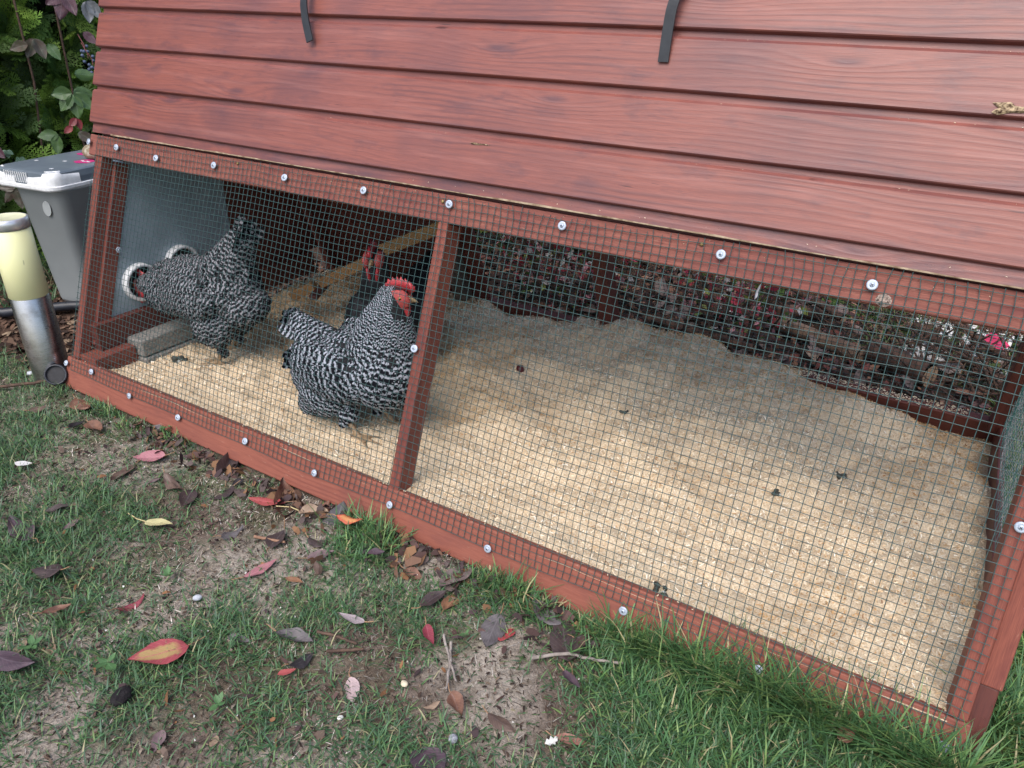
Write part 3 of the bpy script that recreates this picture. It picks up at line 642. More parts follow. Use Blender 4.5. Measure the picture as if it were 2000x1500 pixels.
def feather_tmpl(nu=3, nv=5):
    """unit feather: u across -1..1, v along 0..1"""
    U, Vv = np.meshgrid(np.linspace(-1,1,nu), np.linspace(0,1,nv))
    wid = np.interp(Vv, [0,.25,.6,.85,1], [.35,.8,1,.8,.22])
    i = np.arange(nv-1)[:,None]; j = np.arange(nu-1)[None,:]
    Q = np.stack([i*nu+j, i*nu+j+1, (i+1)*nu+j+1, (i+1)*nu+j], -1).reshape(-1,4)
    return U.ravel(), Vv.ravel(), (U*wid).ravel(), Q
def plumage(me, zones, n, seed, skip, mat, parent, name='plumage', lift=.16):
    """overlapping feathers over a body mesh. zones: (centre, radius, flow, length, width, bar period)"""
    g = np.random.default_rng(seed)
    me.calc_loop_triangles(); T = len(me.loop_triangles)
    tv = np.zeros(T*3, np.int32); me.loop_triangles.foreach_get('vertices', tv); tv = tv.reshape(-1,3)
    co = np.zeros(len(me.vertices)*3, np.float32); me.vertices.foreach_get('co', co); co = co.reshape(-1,3).astype(float)
    a, b, c = co[tv[:,0]], co[tv[:,1]], co[tv[:,2]]
    nr = np.cross(b-a, c-a); ar = np.linalg.norm(nr, axis=1); nr /= ar[:,None]+1e-12
    ctr = (a+b+c)/3
    ZC = np.array([z[0] for z in zones]); ZR = np.array([z[1] for z in zones]); ZF = np.array([z[2] for z in zones], float)
    ZF /= np.linalg.norm(ZF, axis=1)[:,None]; ZP = np.array([z[3:6] for z in zones])
    def blend(p):
        d = np.linalg.norm(p[:,None,:]-ZC[None], axis=2)/ZR[None]; w = np.exp(-d*d*1.6)+1e-9; w /= w.sum(1)[:,None]
        return w@ZF, w@ZP
    keep = ~skip(ctr); pr = ar*keep
    _, par0 = blend(ctr); pr = pr/(par0[:,0]*par0[:,1]); pr /= pr.sum()     # small feathers sit denser
    k = g.choice(T, n, p=pr)
    r1, r2 = np.sqrt(g.random(n)), g.random(n)
    p = a[k]*(1-r1)[:,None] + b[k]*(r1*(1-r2))[:,None] + c[k]*(r1*r2)[:,None]
    N = nr[k]; fl, par = blend(p)
    fl = fl + g.normal(0,.10,(n,3)); Tn = fl - N*np.sum(fl*N,1)[:,None]; Tn /= np.linalg.norm(Tn,axis=1)[:,None]+1e-9
    Sd = np.cross(N, Tn)
    L = par[:,0]*g.uniform(.85,1.15,n); Wd = par[:,1]*g.uniform(.85,1.1,n)
    U, Vv, UW, Q = feather_tmpl(); m = len(U)
    lf = lift*g.uniform(.6,1.4,n)
    along = (Vv[None,:]-.25)*L[:,None]
    up = .0012 + along*np.sin(lf)[:,None] - (Vv[None,:]**2)*L[:,None]*.10 - (np.abs(U)[None,:]**2)*Wd[:,None]*.32
    V = p[:,None,:] + Tn[:,None,:]*(along*np.cos(lf)[:,None])[...,None] + Sd[:,None,:]*(UW[None,:]*Wd[:,None])[...,None] + N[:,None,:]*up[...,None]
    uvv = (Vv[None,:]-1)*L[:,None]/par[:,2][:,None] + g.normal(0,.11,n)[:,None] + .1
    uv = np.stack([np.broadcast_to(U, (n,m)), uvv], -1).reshape(-1,2)
    Qs = (Q[None] + (np.arange(n)*m)[:,None,None]).reshape(-1,4)
    o = link(name, npmesh(name, V.reshape(-1,3), Qs, True, uv=uv), mat, parent); o['kind'] = 'stuff'
    return o
def tail_feathers(base, tip, side, up, n, ln, wd, period, mat, parent, seed=1):
    """a fan of long quills from base towards tip"""
    g = np.random.default_rng(seed); U, Vv, UW, Q = feather_tmpl(3, 8); m = len(U); Vs, Qs, uvs = [], [], []
    base, tip, side, up = (np.array(q, float) for q in (base, tip, side, up)); ax = tip-base; ax /= np.linalg.norm(ax)
    side = side-ax*(side@ax); side /= np.linalg.norm(side); up = np.cross(side, ax); up *= np.sign(up[2]+1e-9)
    for i in range(n):
        f = (i+.5)/n*2-1; s = 1 if i % 2 else -1
        d = ax + side*f*.42 + up*(.22-abs(f)*.42) + g.normal(0,.03,3); d /= np.linalg.norm(d)
        nn = side*np.sign(f)*.75 + up*.5; nn = nn-d*(nn@d); nn /= np.linalg.norm(nn); sd = np.cross(nn, d)
        L = ln*g.uniform(.85,1.05); p = base + side*f*.018
        V = p + np.outer(Vv*L, d) + np.outer(UW*wd, sd) + np.outer(-Vv**2*L*.10 - np.abs(U)*wd*.25, nn)
        Qs.append(Q+len(Vs)*m); Vs.append(V); uvs.append(np.stack([U, (Vv-1)*L/period+.1], 1))
    o = link('tail', npmesh('tail', np.concatenate(Vs), np.concatenate(Qs), True, uv=np.concatenate(uvs)), mat, parent); return o

def frame(fwd):
    f = Vector(fwd).normalized(); l = Vector((0,0,1)).cross(f).normalized(); u = f.cross(l)
    return Matrix((f, l, u)).transposed()
def comb(parent, pos, fwd, size, mat, lean=.0, pts=6):
    """single upright serrated comb in the plane of the head"""
    R = frame(fwd); bm = bmesh.new(); prof = []
    xs = np.linspace(.030, -.030, pts*2+1)
    top = []
    for i, x in enumerate(xs):
        e = math.sin((i/(pts*2))*math.pi)**.7
        top.append((x - (.004 if i % 2 else 0), (.012+.017*e) if i % 2 else (.009+.008*e)))
    top = [(.036,-.004),(.035,.006)] + top + [(-.036,.006),(-.030,-.003)]
    bot = [(-.01,-.004),(.012,-.004),(.028,-.009)]
    poly = top + bot; n = len(poly)
    Vs = []
    for sgn in (-1, 1):
        for x, z in poly:
            th = .0042*max(.25, 1-(z/.034)) ; Vs.append(bm.verts.new((x*size, sgn*th*size + lean*max(z,0)*size, z*size)))
    a, b = Vs[:n], Vs[n:]
    bmesh.ops.triangulate(bm, faces=[bm.faces.new(a[::-1]), bm.faces.new(b)])
    for i in range(n): bm.faces.new((a[i], a[(i+1)%n], b[(i+1)%n], b[i]))
    bmesh.ops.recalc_face_normals(bm, faces=bm.faces)
    me = bm_mesh('comb', bm, True); return link('comb', me, mat, parent, MX(R, Vector(pos)))
def blob(name, pos, r, R, mat, parent, sub=3, bumpy=0.0):
    bm = bmesh.new(); ell(bm, (0,0,0), r, None, sub)
    if bumpy:
        for v in bm.verts: v.co *= 1 + bumpy*(vnoise(v.co.x*300+v.co.z*170, v.co.y*300, 3)-.5)
    return link(name, bm_mesh(name, bm, True), mat, parent, MX(R, Vector(pos)))
def head_parts(root, hp, fwd, s, dark=False, lobe=None):
    R = frame(fwd); P = lambda x, y, z: Vector(hp) + R @ Vector((x*s, y*s, z*s))
    f = R @ Vector((1,0,0))
    comb(root, P(.006,0,.020), f, .84*s, M_skin, rnd.uniform(-.2,.2))
    bm = bmesh.new()                                             # beak: curved cone, upper mandible over lower
    for L_, r_, dz in ((.024,.0078,0.0),(.017,.0062,-.0045)):
        rings = []
        for i in range(6):
            t = i/5; rr = r_*(1-t)**.75+.0004; c = Vector((.012+L_*t, 0, dz-.006*t*t if dz == 0 else dz-.001*t))
            rings.append([bm.verts.new(c + Vector((0, rr*.8*math.cos(a*math.pi/4), rr*math.sin(a*math.pi/4)))) for a in range(8)])
        for i in range(5):
            for a in range(8): bm.faces.new((rings[i][a], rings[i][(a+1)%8], rings[i+1][(a+1)%8], rings[i+1][a]))
        bm.faces.new(rings[-1])
    bmesh.ops.scale(bm, vec=(s,s,s), verts=bm.verts); bmesh.ops.recalc_face_normals(bm, faces=bm.faces)
    link('beak', bm_mesh('beak', bm, True), M_beak, root, MX(R, P(.008,0,-.001)))
    for sd in (-1, 1):
        blob('face_patch', P(.006, sd*.0135, -.001), (.0245*s,.0095*s,.0205*s), R, M_face, root, 3, .25)
        e = blob('eye', P(.0095, sd*.0195, .004), (.0056*s,.0036*s,.0056*s), R, M_iris, root)
        blob('pupil', P(.0100, sd*.0220, .0042), (.0026*s,.0016*s,.0026*s), R, M_pupil, e)
        w_ = blob('wattle', P(.013, sd*.0095, -.030), (.0155*s,.0048*s,.0215*s), R @ Euler((sd*-.12,.12,0)).to_matrix(), M_skin, root, 3, .15)
        blob('ear_lobe', P(-.012, sd*.0175, -.016), (.0065*s,.004*s,.0115*s), R, M_skin if lobe is None else lobe, root, 3, .2)
def leg_bm(bm, hip, foot, fwd, s=1.0):
    hip, foot = Vector(hip), Vector(foot); f = Vector((fwd[0], fwd[1], 0)).normalized(); l = Vector((-f.y, f.x, 0))
    hock = hip.lerp(foot, .30) - f*.018
    caps(bm, hip, hock, .016*s, .0085*s, 7); caps(bm, hock, foot+Vector((0,0,.006)), .0072*s, .0062*s, 14)
    for ang, L_ in ((0,.058),(.55,.047),(-.55,.047),(math.pi,.024)):
        d = f*math.cos(ang) + l*math.sin(ang); caps(bm, foot+Vector((0,0,.007)), foot + d*L_*s + Vector((0,0,.003)), .0058*s, .0034*s, 10)
def hen(label, loc, ells, capsules, legs, head, headdir, zones, n, seed, mat, tail, hs=1.0, skipf=None, voxel=.0036, lift=.12, lobe=None, shrink=1.0):
    root = empty('hen', loc, label, 'hen', 'hens in the ark')
    bm = bmesh.new()
    for c, r, rot in ells: ell(bm, c, r, rot)
    for q in capsules: caps(bm, *q)
    for hip, foot, fw in legs: leg_bm(bm, hip, foot, fw)
    R = frame(headdir); ell(bm, head, (.026*hs,.019*hs,.021*hs), R.to_euler())
    me = solid('body', bm, voxel)
    me.materials.append(M_down); me.materials.append(M_shank)
    hipz = min(l[0][2] for l in legs) if legs else 0
    feet = [(Vector(h).lerp(Vector(f), .42), Vector(f)) for h, f, _ in legs]
    mi = []
    for p in me.polygons:
        c = p.center; k = 0
        for a, b in feet:
            if c.z < a.z and (Vector((c.x, c.y, 0)) - Vector(((a.x+b.x)/2, (a.y+b.y)/2, 0))).length < .075: k = 1
        mi.append(k)
    me.polygons.foreach_set('material_index', mi)
    link('body', me, None, root)
    H = np.array(head); Fd = np.array(Vector(headdir).normalized()); lowest = max([a.z for a, _ in feet]) if feet else -1
    def skip(c):
        dh = c-H; s = (dh@Fd > -.004) & (np.linalg.norm(dh, axis=1) < .05)
        if feet: s |= (c[:,2] < lowest)
        return s
    plumage(me, zones, n, seed, skip, mat, root, lift=lift)
    if tail: tail_feathers(*tail, mat, root, seed)
    head_parts(root, head, headdir, hs, lobe=lobe)
    if shrink != 1.0:
        c = Vector(loc); S = Matrix.Translation(c) @ Matrix.Scale(shrink, 4) @ Matrix.Translation(-c)
        root.scale = (shrink,)*3
    return root
E_ = lambda x=0, y=0, z=0: Euler((math.radians(x), math.radians(y), math.radians(z)))
gz = lambda x, y: float(bed_z(x, y))
# the hen in front: broadside, breast towards the middle post, head turned a little away
g1, g2 = gz(.80,.145), gz(.755,.235)
hen('black and white barred hen with a red comb standing in front beside the middle post', (.76,.19,gz(.76,.19)),
    [((.745,.195,.195),(.140,.085,.080),E_(0,-10,6)), ((.835,.195,.215),(.078,.080,.088),None), ((.665,.20,.165),(.080,.080,.078),None),
     ((.700,.145,.150),(.062,.042,.060),E_(0,20,0)), ((.715,.250,.150),(.062,.042,.058),None), ((.745,.118,.215),(.092,.026,.058),E_(0,12,4)), ((.745,.272,.215),(.092,.026,.058),E_(0,12,4)),
     ((.655,.185,.105),(.050,.058,.050),None)],
    [((.828,.20,.245),(.838,.205,.320),.078,.052), ((.838,.205,.320),(.850,.21,.370),.050,.031), ((.660,.20,.205),(.575,.213,.255),.060,.022)],
    [((.765,.150,.115),(.795,.140,g1),(1,.1,0)), ((.770,.240,.115),(.815,.232,g2),(1,.2,0))],
    (.860,.212,.376), (.86,.50,-.10),
    [((.835,.195,.21),.09,(-.35,0,-1),.036,.0145,.0130), ((.86,.16,.15),.07,(-.8,0,-.7),.036,.0145,.0130), ((.845,.20,.31),.055,(-.12,0,-1),.024,.0058,.0062), ((.852,.21,.37),.035,(-.6,-.3,-.5),.012,.0034,.004),
     ((.745,.19,.27),.08,(-1,.02,.05),.036,.0130,.0120), ((.745,.11,.21),.07,(-1,0,-.12),.046,.0155,.0130), ((.745,.28,.21),.07,(-1,0,-.12),.046,.0155,.0130),
     ((.66,.20,.12),.07,(-.6,0,-.8),.036,.012,.0085), ((.70,.14,.13),.06,(-.45,0,-.9),.030,.011,.0085), ((.60,.21,.25),.06,(-1,.1,.4),.050,.013,.013), ((.62,.2,.19),.05,(-1,.1,-.1),.042,.012,.011)],
    3300, 3, M_barred, ((.61,.208,.225),(.52,.225,.275),(0,1,0),(0,0,1),12,.075,.014,.011), 1.0, shrink=.96)
# the hen at the back left with its head in the feeding port
g1, g2 = gz(.262,.225), gz(.215,.30)
hen('grey and black barred hen on the left with its head inside a white feeding port', (.21,.26,gz(.2,.26)),
    [((.195,.262,.228),(.135,.082,.078),E_(0,4,2)), ((.105,.250,.215),(.075,.072,.070),None), ((.285,.270,.240),(.078,.074,.074),None),
     ((.265,.222,.165),(.058,.040,.058),E_(0,-20,0)), ((.235,.310,.160),(.055,.038,.055),None), ((.21,.192,.235),(.10,.020,.052),E_(0,2,-3)), ((.21,.332,.235),(.10,.020,.052),None), ((.145,.256,.222),(.10,.076,.072),None),
     ((.330,.270,.215),(.055,.060,.050),None)],
    [((.115,.25,.225),(.075,.238,.222),.060,.040), ((.075,.238,.222),(.022,.226,.215),.038,.025), ((.282,.272,.270),(.322,.285,.345),.070,.040)],
    [((.268,.222,.125),(.262,.222,g1),(-1,-.1,0)), ((.232,.305,.12),(.215,.302,g2),(-1,0,0))],
    (.010,.224,.212), (-1,-.12,-.08),
    [((.19,.26,.30),.08,(1,.05,.1),.032,.011,.0095), ((.10,.24,.22),.07,(1,.05,-.15),.028,.009,.0088), ((.05,.235,.22),.045,(1,.1,0),.022,.0062,.0066), ((.20,.18,.23),.07,(1,0,-.15),.038,.012,.011),
     ((.27,.21,.16),.06,(.45,0,-1),.030,.011,.0095), ((.15,.22,.15),.06,(1,0,-.3),.030,.010,.009), ((.33,.27,.22),.06,(.8,0,-.7),.038,.013,.010), ((.30,.28,.33),.06,(.45,.1,1),.048,.013,.012)],
    3500, 5, M_barred2, ((.308,.28,.325),(.345,.295,.405),(0,1,0),(0,0,1),12,.105,.017,.014), .95, lobe=None)
# the black hen between them, facing the camera
black_hen = hen('black hen with red comb and wattles looking out from behind the barred hen', (.60,.50,gz(.6,.5)),
    [((.605,.505,.185),(.125,.085,.080),E_(0,-8,-95)), ((.60,.440,.200),(.078,.075,.085),None), ((.59,.57,.17),(.080,.075,.078),None), ((.66,.50,.20),(.03,.09,.06),None), ((.54,.50,.20),(.03,.09,.06),None)],
    [((.600,.440,.235),(.612,.425,.285),.056,.034), ((.612,.425,.285),(.620,.42,.352),.036,.026), ((.59,.57,.21),(.585,.66,.27),.055,.03)],
    [((.63,.47,.12),(.63,.45,gz(.63,.45)),(.2,-1,0)), ((.56,.47,.12),(.56,.45,gz(.56,.45)),(.2,-1,0))],
    (.622,.415,.362), (.42,-.9,-.05),
    [((.60,.44,.2),.09,(-.05,.4,-1),.030,.010,.01), ((.6,.5,.27),.08,(0,1,0),.034,.011,.01), ((.58,.42,.29),.05,(.05,.1,-1),.022,.006,.006), ((.59,.6,.2),.08,(0,1,.3),.04,.013,.01)],
    1500, 9, M_black, ((.59,.60,.23),(.585,.68,.29),(1,0,0),(0,0,1),10,.10,.017,.014), 1.0)

black_hen.location += Vector((.042,-.046,0))
# ------------------------------------------------------------------ things in the run
pl = empty('perch', (.42,.58,.06), 'bare wooden stick sloping up behind the hens to the middle post', 'perch')
def bar(name, a, b, w_, h_, mat, parent):
    a, b = Vector(a), Vector(b); d = (b-a).normalized(); y = Vector((0,0,1)).cross(d).normalized(); z = d.cross(y)
    L_ = (b-a).length; return box(name, (0, L_, -w_/2, w_/2, -h_/2, h_/2), mat, parent, MX(Matrix((d,y,z)).transposed(), a), .003)
pa, pb = Vector((.205,.53,.125)), Vector((.655,.66,.372)); 
bar('rail', pa.lerp(pb,.0), pa.lerp(pb,.16), .022, .026, M_tan, pl); bar('rail', pa.lerp(pb,.20), pa.lerp(pb,.60), .024, .028, M_tan, pl); bar('rail', pa.lerp(pb,.58)+Vector((0,.004,.012)), pb, .026, .032, M_tan, pl)
for t in (.18, .59): q = pa.lerp(pb, t); bar('rung', q+Vector((-.05,.12,-.012)), q+Vector((.04,-.06,-.012)), .022, .014, M_dark, pl)
M_paver = simple('speckled_concrete', (.30,.285,.26), (.13,.125,.12), 190, .9, .2, .5, .0015)
for z0, z1, x1, lb in ((.004,.052,.085,'lower speckled concrete slab set on the floor under the feeding ports'), (.0545,.098,.078,'upper speckled concrete slab stacked below the feeding ports')):
    tag(box('concrete_slab', (-.03, x1, .145, .345, z0, z1), M_paver, None, None, .004), lb, 'slab', 'slabs under the feeding ports')
M_drop = simple('hen_dropping', (.07,.075,.06), (.02,.018,.014), 150, .6, .4, .6, .002)
M_urate = simple('chalky', (.5,.5,.46), (.25,.25,.22), 200, .8)
def dropping(x, y, r, lb, seed):
    root = empty('dropping', (x, y, gz(x,y)), lb, 'dropping', 'droppings on the bedding')
    g = random.Random(seed)
    bm = bmesh.new()
    for i in range(6):
        ell(bm, (x+g.uniform(-r,r), y+g.uniform(-r,r)*.8, gz(x,y)+.003), (g.uniform(.3,.6)*r, g.uniform(.25,.5)*r, g.uniform(.2,.45)*r), Euler((0,0,g.uniform(0,6))), 2)
    for v in bm.verts: v.co += Vector((g.uniform(-1,1), g.uniform(-1,1), g.uniform(-1,1)))*r*.06
    link('clump', bm_mesh('clump', bm, True), M_drop, root)
    bm = bmesh.new(); ell(bm, (x+r*.5, y-r*.4, gz(x,y)+.004), (r*.35, r*.3, r*.2), None, 2); link('white_cap', bm_mesh('white_cap', bm, True), M_urate, root)
for a in ((1.487,.056,.013,'dark dropping right behind the base rail under the mesh',1),(1.572,.432,.011,'dark dropping left of another in the middle of the bright bedding',2),(1.665,.566,.010,'dark dropping towards the back right of the bedding',3),(1.216,.522,.008,'small dropping on the ridge of bedding right of the post',4),(.150,.190,.016,'black lump in front of the speckled slabs near the left hen',5)): dropping(*a)
V, Q = revolve([(.0001,.012),(.008,.010),(.011,.0),(.008,-.008)], 16)
tag(link('berry', npmesh('berry', V, Q), simple('dark_red_skin', (.10,.012,.015), (.06,.008,.01), 80, .4), None, Matrix.Translation((.905,.60,gz(.905,.60)))), 'dark red berry lying on the shaded bedding behind the post', 'berry')

# ------------------------------------------------------------------ straps hanging over the roof planks
M_strap = simple('black_rubber', (.022,.024,.028), (.014,.015,.018), 70, .42, .5, .15)
def strap(u_pts, lb):
    """u_pts: (u, s, outward) along the strap"""
    root = empty('strap', F(*u_pts[-1]), lb, 'strap', 'straps over the roof')
    P = np.array([tuple(F(*q)) for q in u_pts]); n = len(P)
    t = np.linspace(0,1,n); tt = np.linspace(0,1,n*5)
    P = np.stack([np.interp(tt, t, P[:,k]) for k in range(3)], 1)
    for _ in range(3): P[1:-1] = (P[:-2]+2*P[1:-1]+P[2:])/4
    Nn = np.array([0,-SA,CA]); T = np.gradient(P, axis=0); T /= np.linalg.norm(T,axis=1)[:,None]
    S = np.cross(T, Nn); S /= np.linalg.norm(S,axis=1)[:,None]; Nl = np.cross(S, T)
    w_, h_ = .0078, .0014; V = []
    for p, s, m in zip(P, S, Nl): V += [p-s*w_-m*h_, p+s*w_-m*h_, p+s*w_+m*h_, p-s*w_+m*h_]
    Q = []
    for i in range(len(P)-1):
        for k in range(4): Q.append((i*4+k, i*4+(k+1)%4, (i+1)*4+(k+1)%4, (i+1)*4+k))
    Q += [(3,2,1,0), tuple(len(V)-4+k for k in range(4))]
    link('webbing', npmesh('webbing', np.array(V), np.array(Q), False), M_strap, root)
strap([(.598,1.30,.016),(.600,1.10,.018),(.600,.98,.026),(.603,.94,.034),(.606,.905,.036),(.614,.872,.030),(.627,.842,.026)], 'thin black rubber strap curling off the red planks, left of the two')
strap([(1.345,1.30,.016),(1.338,1.10,.018),(1.328,.98,.028),(1.320,.945,.032),(1.314,.915,.030),(1.314,.88,.024),(1.315,.845,.018)], 'black rubber strap hanging straight with square end over the red planks, right of the two')

# ------------------------------------------------------------------ bollard light
bx, by, br = -.118, .014, .0425
root = empty('bollard_light', (bx, by, 0), 'brushed steel bollard lamp with a pale yellow diffuser and steel cap', 'bollard light')
Mv = MX(Matrix.Identity(3), Vector((bx, by, 0)))
def steel():
    t = NT('brushed_steel'); v = t.coord('Object', 0, (1,1,1)); s = t.new('ShaderNodeSeparateXYZ'); t.link(v, s.inputs[0])
    c = t.new('ShaderNodeCombineXYZ'); t.link(t.math('MULTIPLY', s.outputs[0], 60.0), c.inputs[0]); t.link(t.math('MULTIPLY', s.outputs[1], 60.0), c.inputs[1]); t.link(t.math('MULTIPLY', s.outputs[2], 1400.0), c.inputs[2])
    n = t.noise(c.outputs[0], 1.0, 3); dirt = t.noise(v, 30, 4)
    t.bump(n, .12, .0004); return t.fin(t.mix(t.mrange(dirt, .5, .75), (.46,.46,.47), (.30,.29,.28)), t.mrange(n, .3, .7, .24, .36), .5, 1.0)
M_steel = steel()
def diffuser():
    t = NT('yellowed_diffuser'); v = t.coord('Object'); n = t.noise(v, 20, 4)
    n2 = t.new('ShaderNodeTexNoise'); m = t.new('ShaderNodeMapping'); m.inputs['Scale'].default_value = (40,40,9); m.inputs['Rotation'].default_value = (.5,.3,0); t.link(v, m.inputs[0]); t.link(m.outputs[0], n2.inputs['Vector']); n2.inputs['Scale'].default_value = 1.6; n2.inputs['Detail'].default_value = 1
    c = t.mix(n, (.82,.81,.47), (.76,.75,.42)); c = t.mix(t.math('MULTIPLY', t.mrange(n2.outputs[0], .83, .84), .5), c, (.25,.24,.12))
    t.b.inputs['Subsurface Weight'].default_value = .25; t.b.inputs['Subsurface Radius'].default_value = (.01,.01,.006); t.b.inputs['Subsurface Scale'].default_value = .5
    return t.fin(c, .4, .45)
V, Q = revolve([(br,-.04),(br,.222),(br-.0006,.2228)], 48); link('steel_tube', npmesh('steel_tube', V, Q), M_steel, root, Mv)
V, Q = revolve([(br-.0015,.2225),(br+.0004,.2235),(br+.0004,.385),(br-.002,.386)], 48); link('diffuser', npmesh('diffuser', V, Q), diffuser(), root, Mv)
V, Q = revolve([(br-.002,.3858),(br+.0012,.3866),(br+.0012,.409),(br-.001,.4105),(br-.003,.4105)], 48); cp = link('cap_ring', npmesh('cap_ring', V, Q), simple('polished_steel', (.70,.71,.74), (.6,.6,.62), 60, .35, .5, .05, metal=.7), root, Mv)
V, Q = revolve([(br-.003,.4103),(br-.004,.4095),(.0001,.4100)], 48); link('cap_disc', npmesh('cap_disc', V, Q), simple('cap_top', (.66,.66,.46), (.58,.58,.4), 40, .4), cp, Mv)

# ------------------------------------------------------------------ feed bin
def rrect(w_, d_, r, n=6):
    P = []
    for cx, cy, a0 in ((w_/2-r, d_/2-r, 0), (-w_/2+r, d_/2-r, 90), (-w_/2+r, -d_/2+r, 180), (w_/2-r, -d_/2+r, 270)):
        for i in range(n+1): a = math.radians(a0+90*i/n); P.append((cx+r*math.cos(a), cy+r*math.sin(a)))
    return P
def loft(secs, cap0=True, cap1=True):
    n = len(secs[0]); V = [p for s in secs for p in s]; bm = bmesh.new(); vs = [bm.verts.new(p) for p in V]
    for i in range(len(secs)-1):
        for k in range(n): bm.faces.new((vs[i*n+k], vs[i*n+(k+1)%n], vs[(i+1)*n+(k+1)%n], vs[(i+1)*n+k]))
    if cap0: bm.faces.new(vs[:n][::-1])
    if cap1: bm.faces.new(vs[-n:])
    return bm
BW, BD = .245, .34
bo = Vector((-.560, .435, .010)); yaw = math.radians(8); BM = MX(Matrix.Rotation(yaw, 3, 'Z'), bo)
root = empty('feed_bin', bo, 'grey tapered plastic feed bin with a darker printed lid and white corners', 'bin')
M_bin = simple('grey_plastic', (.30,.325,.335), (.26,.285,.295), 9, .42, .45, .04)
M_lid = simple('lid_print', (.135,.165,.195), (.11,.135,.165), 22, .38, .5, .05)
M_pink = simple('magenta_print', (.55,.03,.20), (.48,.03,.17), 40, .4)
sec = lambda z, w_, d_, r=.03: [(x, y, z) for x, y in rrect(w_, d_, r)]
link('bucket', bm_mesh('bucket', loft([[(x+.018,y,z) for x,y,z in q] for q in (sec(.0,.150,.235), sec(.012,.156,.243), sec(.355,.195,.295), sec(.362,.210,.31))]), True), M_bin, root, BM)
link('lid_rim', bm_mesh('lid_rim', loft([sec(.362,.245,.34,.036), sec(.366,.250,.345,.038), sec(.374,.250,.345,.038), sec(.376,.244,.339,.036)]), False), M_white, root, BM)
lid = link('lid', bm_mesh('lid', loft([sec(.3755,.240,.335,.036), sec(.392,.240,.335,.036), sec(.408,.234,.329,.036), sec(.412,.226,.321,.034), sec(.414,.20,.29,.03)]), False), M_lid, root, BM)
for sx, sy in ((-1,-1),(1,-1),(1,1),(-1,1)):                        # white moulded corners
    P = []
    for i in range(9):
        a = math.radians(i*90/8); c_ = (.1206-.036, .1681-.036); r = .037
        P.append((c_[0]+r*math.cos(a), c_[1]+r*math.sin(a)))
    P = [(.1216, .1681-.036-.055)] + P + [(.1206-.036-.062, .1691)]
    V = [];
    for z, k in ((.375,1.002),(.394,1.002),(.4095,.972),(.4142,.90)):
        for j, (x, y) in enumerate(P):
            f_ = min(j, len(P)-1-j)/5.0; zz = z if z < .39 else .376+(z-.376)*min(1, .75+f_*.6)
            V.append((sx*x*k, sy*y*k, zz))
    n = len(P); Q = [(i*n+j, i*n+j+1, (i+1)*n+j+1, (i+1)*n+j) for i in range(3) for j in range(n-1)]
    link('lid_corner', npmesh('lid_corner', np.array(V), np.array(Q)), M_white, lid, BM)
bm = bmesh.new()
for i in range(11): box_bm(bm, -.062+i*.0088, -.0594+i*.0088, -.1700, -.1674, .380, .4085)
link('grille', bm_mesh('grille', bm), M_white, lid, BM)
M_print = simple('lid_white_print', (.7,.72,.75), (.6,.62,.66), 90, .4)
def petal(x, y, r, mat, nm, n=12, e=1.0):
    bm = bmesh.new(); k = [bm.verts.new((x+r*math.cos(i*2*math.pi/n)*e*(1+.15*math.sin(3*i)), y+r*math.sin(i*2*math.pi/n), .4146 if mat is not M_print else .4149)) for i in range(n)]
    bm.faces.new(k); link(nm, bm_mesh(nm, bm), mat, lid, BM)
petal(-.035, .085, .030, M_pink, 'pink_print'); petal(.06, -.005, .028, M_pink, 'pink_print')
for i in range(4): petal(-.048+i*.011, .088+.004*(i%2), .0042, M_print, 'white_print', 8, 1.5); petal(.048+i*.010, -.002-.004*(i%2), .004, M_print, 'white_print', 8, 1.5)
for x, y in ((-.07,-.06),(.01,-.03),(.07,-.12)): petal(x, y, .0055, M_print, 'leaf_print', 8, 1.4)
bm = bmesh.new(); ell(bm, (0,0,0), (.017,.0003,.022), None, 3)
link('bucket_print', bm_mesh('bucket_print', bm, True), simple('bucket_leaf_print', (.315,.34,.345), (.29,.31,.315), 30, .5), root, BM @ MX(Euler((math.radians(-4),0,0)).to_matrix(), Vector((.045,-.1475,.305))))
bm = bmesh.new(); ell(bm, (0,0,0), (.040,.030,.024), None, 4)
for v in bm.verts:
    v.co *= 1 + .22*(vnoise(v.co.x*40+3, v.co.y*40+v.co.z*30, 2)-.5); v.co.z = max(v.co.z, -.017)
tag(link('stone', bm_mesh('stone', bm, True), simple('mottled_stone', (.60,.56,.47), (.22,.18,.12), 75, .85, .2, .4, .002, lo=.25, hi=.5), None, BM @ Matrix.Translation((.052,.045,.4325))), 'mottled cream stone weighing down the lid of the grey bin', 'stone')

# ------------------------------------------------------------------ hose, pipe, mulch
M_hose = simple('black_hose_rubber', (.02,.024,.034), (.012,.014,.02), 60, .45, .5, .2)
tag(tube_obj('hose', [(-1.2,-.10,.02),(-.9,.02,.022),(-.70,.10,.022),(-.60,.15,.022),(-.56,.21,.022),(-.50,.29,.02),(-.42,.36,.018),(-.30,.44,.018),(-.1,.52,.016)], .014, M_hose, n=12), 'black hose lying on bark mulch behind the bollard lamp', 'hose')
V, Q = revolve([(.0001,.012),(.016,.012),(.018,.006),(.0185,-.012),(.0185,-.09)], 24)
PM = MX(Euler((math.radians(62), 0, math.radians(48))).to_matrix(), Vector((-.054,-.010,.036)))
V, Q = revolve([(.021,-.006),(.021,.0),(.0250,.0005),(.0258,-.003),(.0258,-.010)], 28)
pp = link('pipe_end', npmesh('pipe_end', V, Q), M_hose, None, PM); tag(pp, 'open black pipe end between the bollard lamp and the red board corner', 'pipe')
V, Q = revolve([(.0001,-.005),(.021,-.005)], 24); link('pipe_bore', npmesh('pipe_bore', V, Q), M_hole, pp, PM)

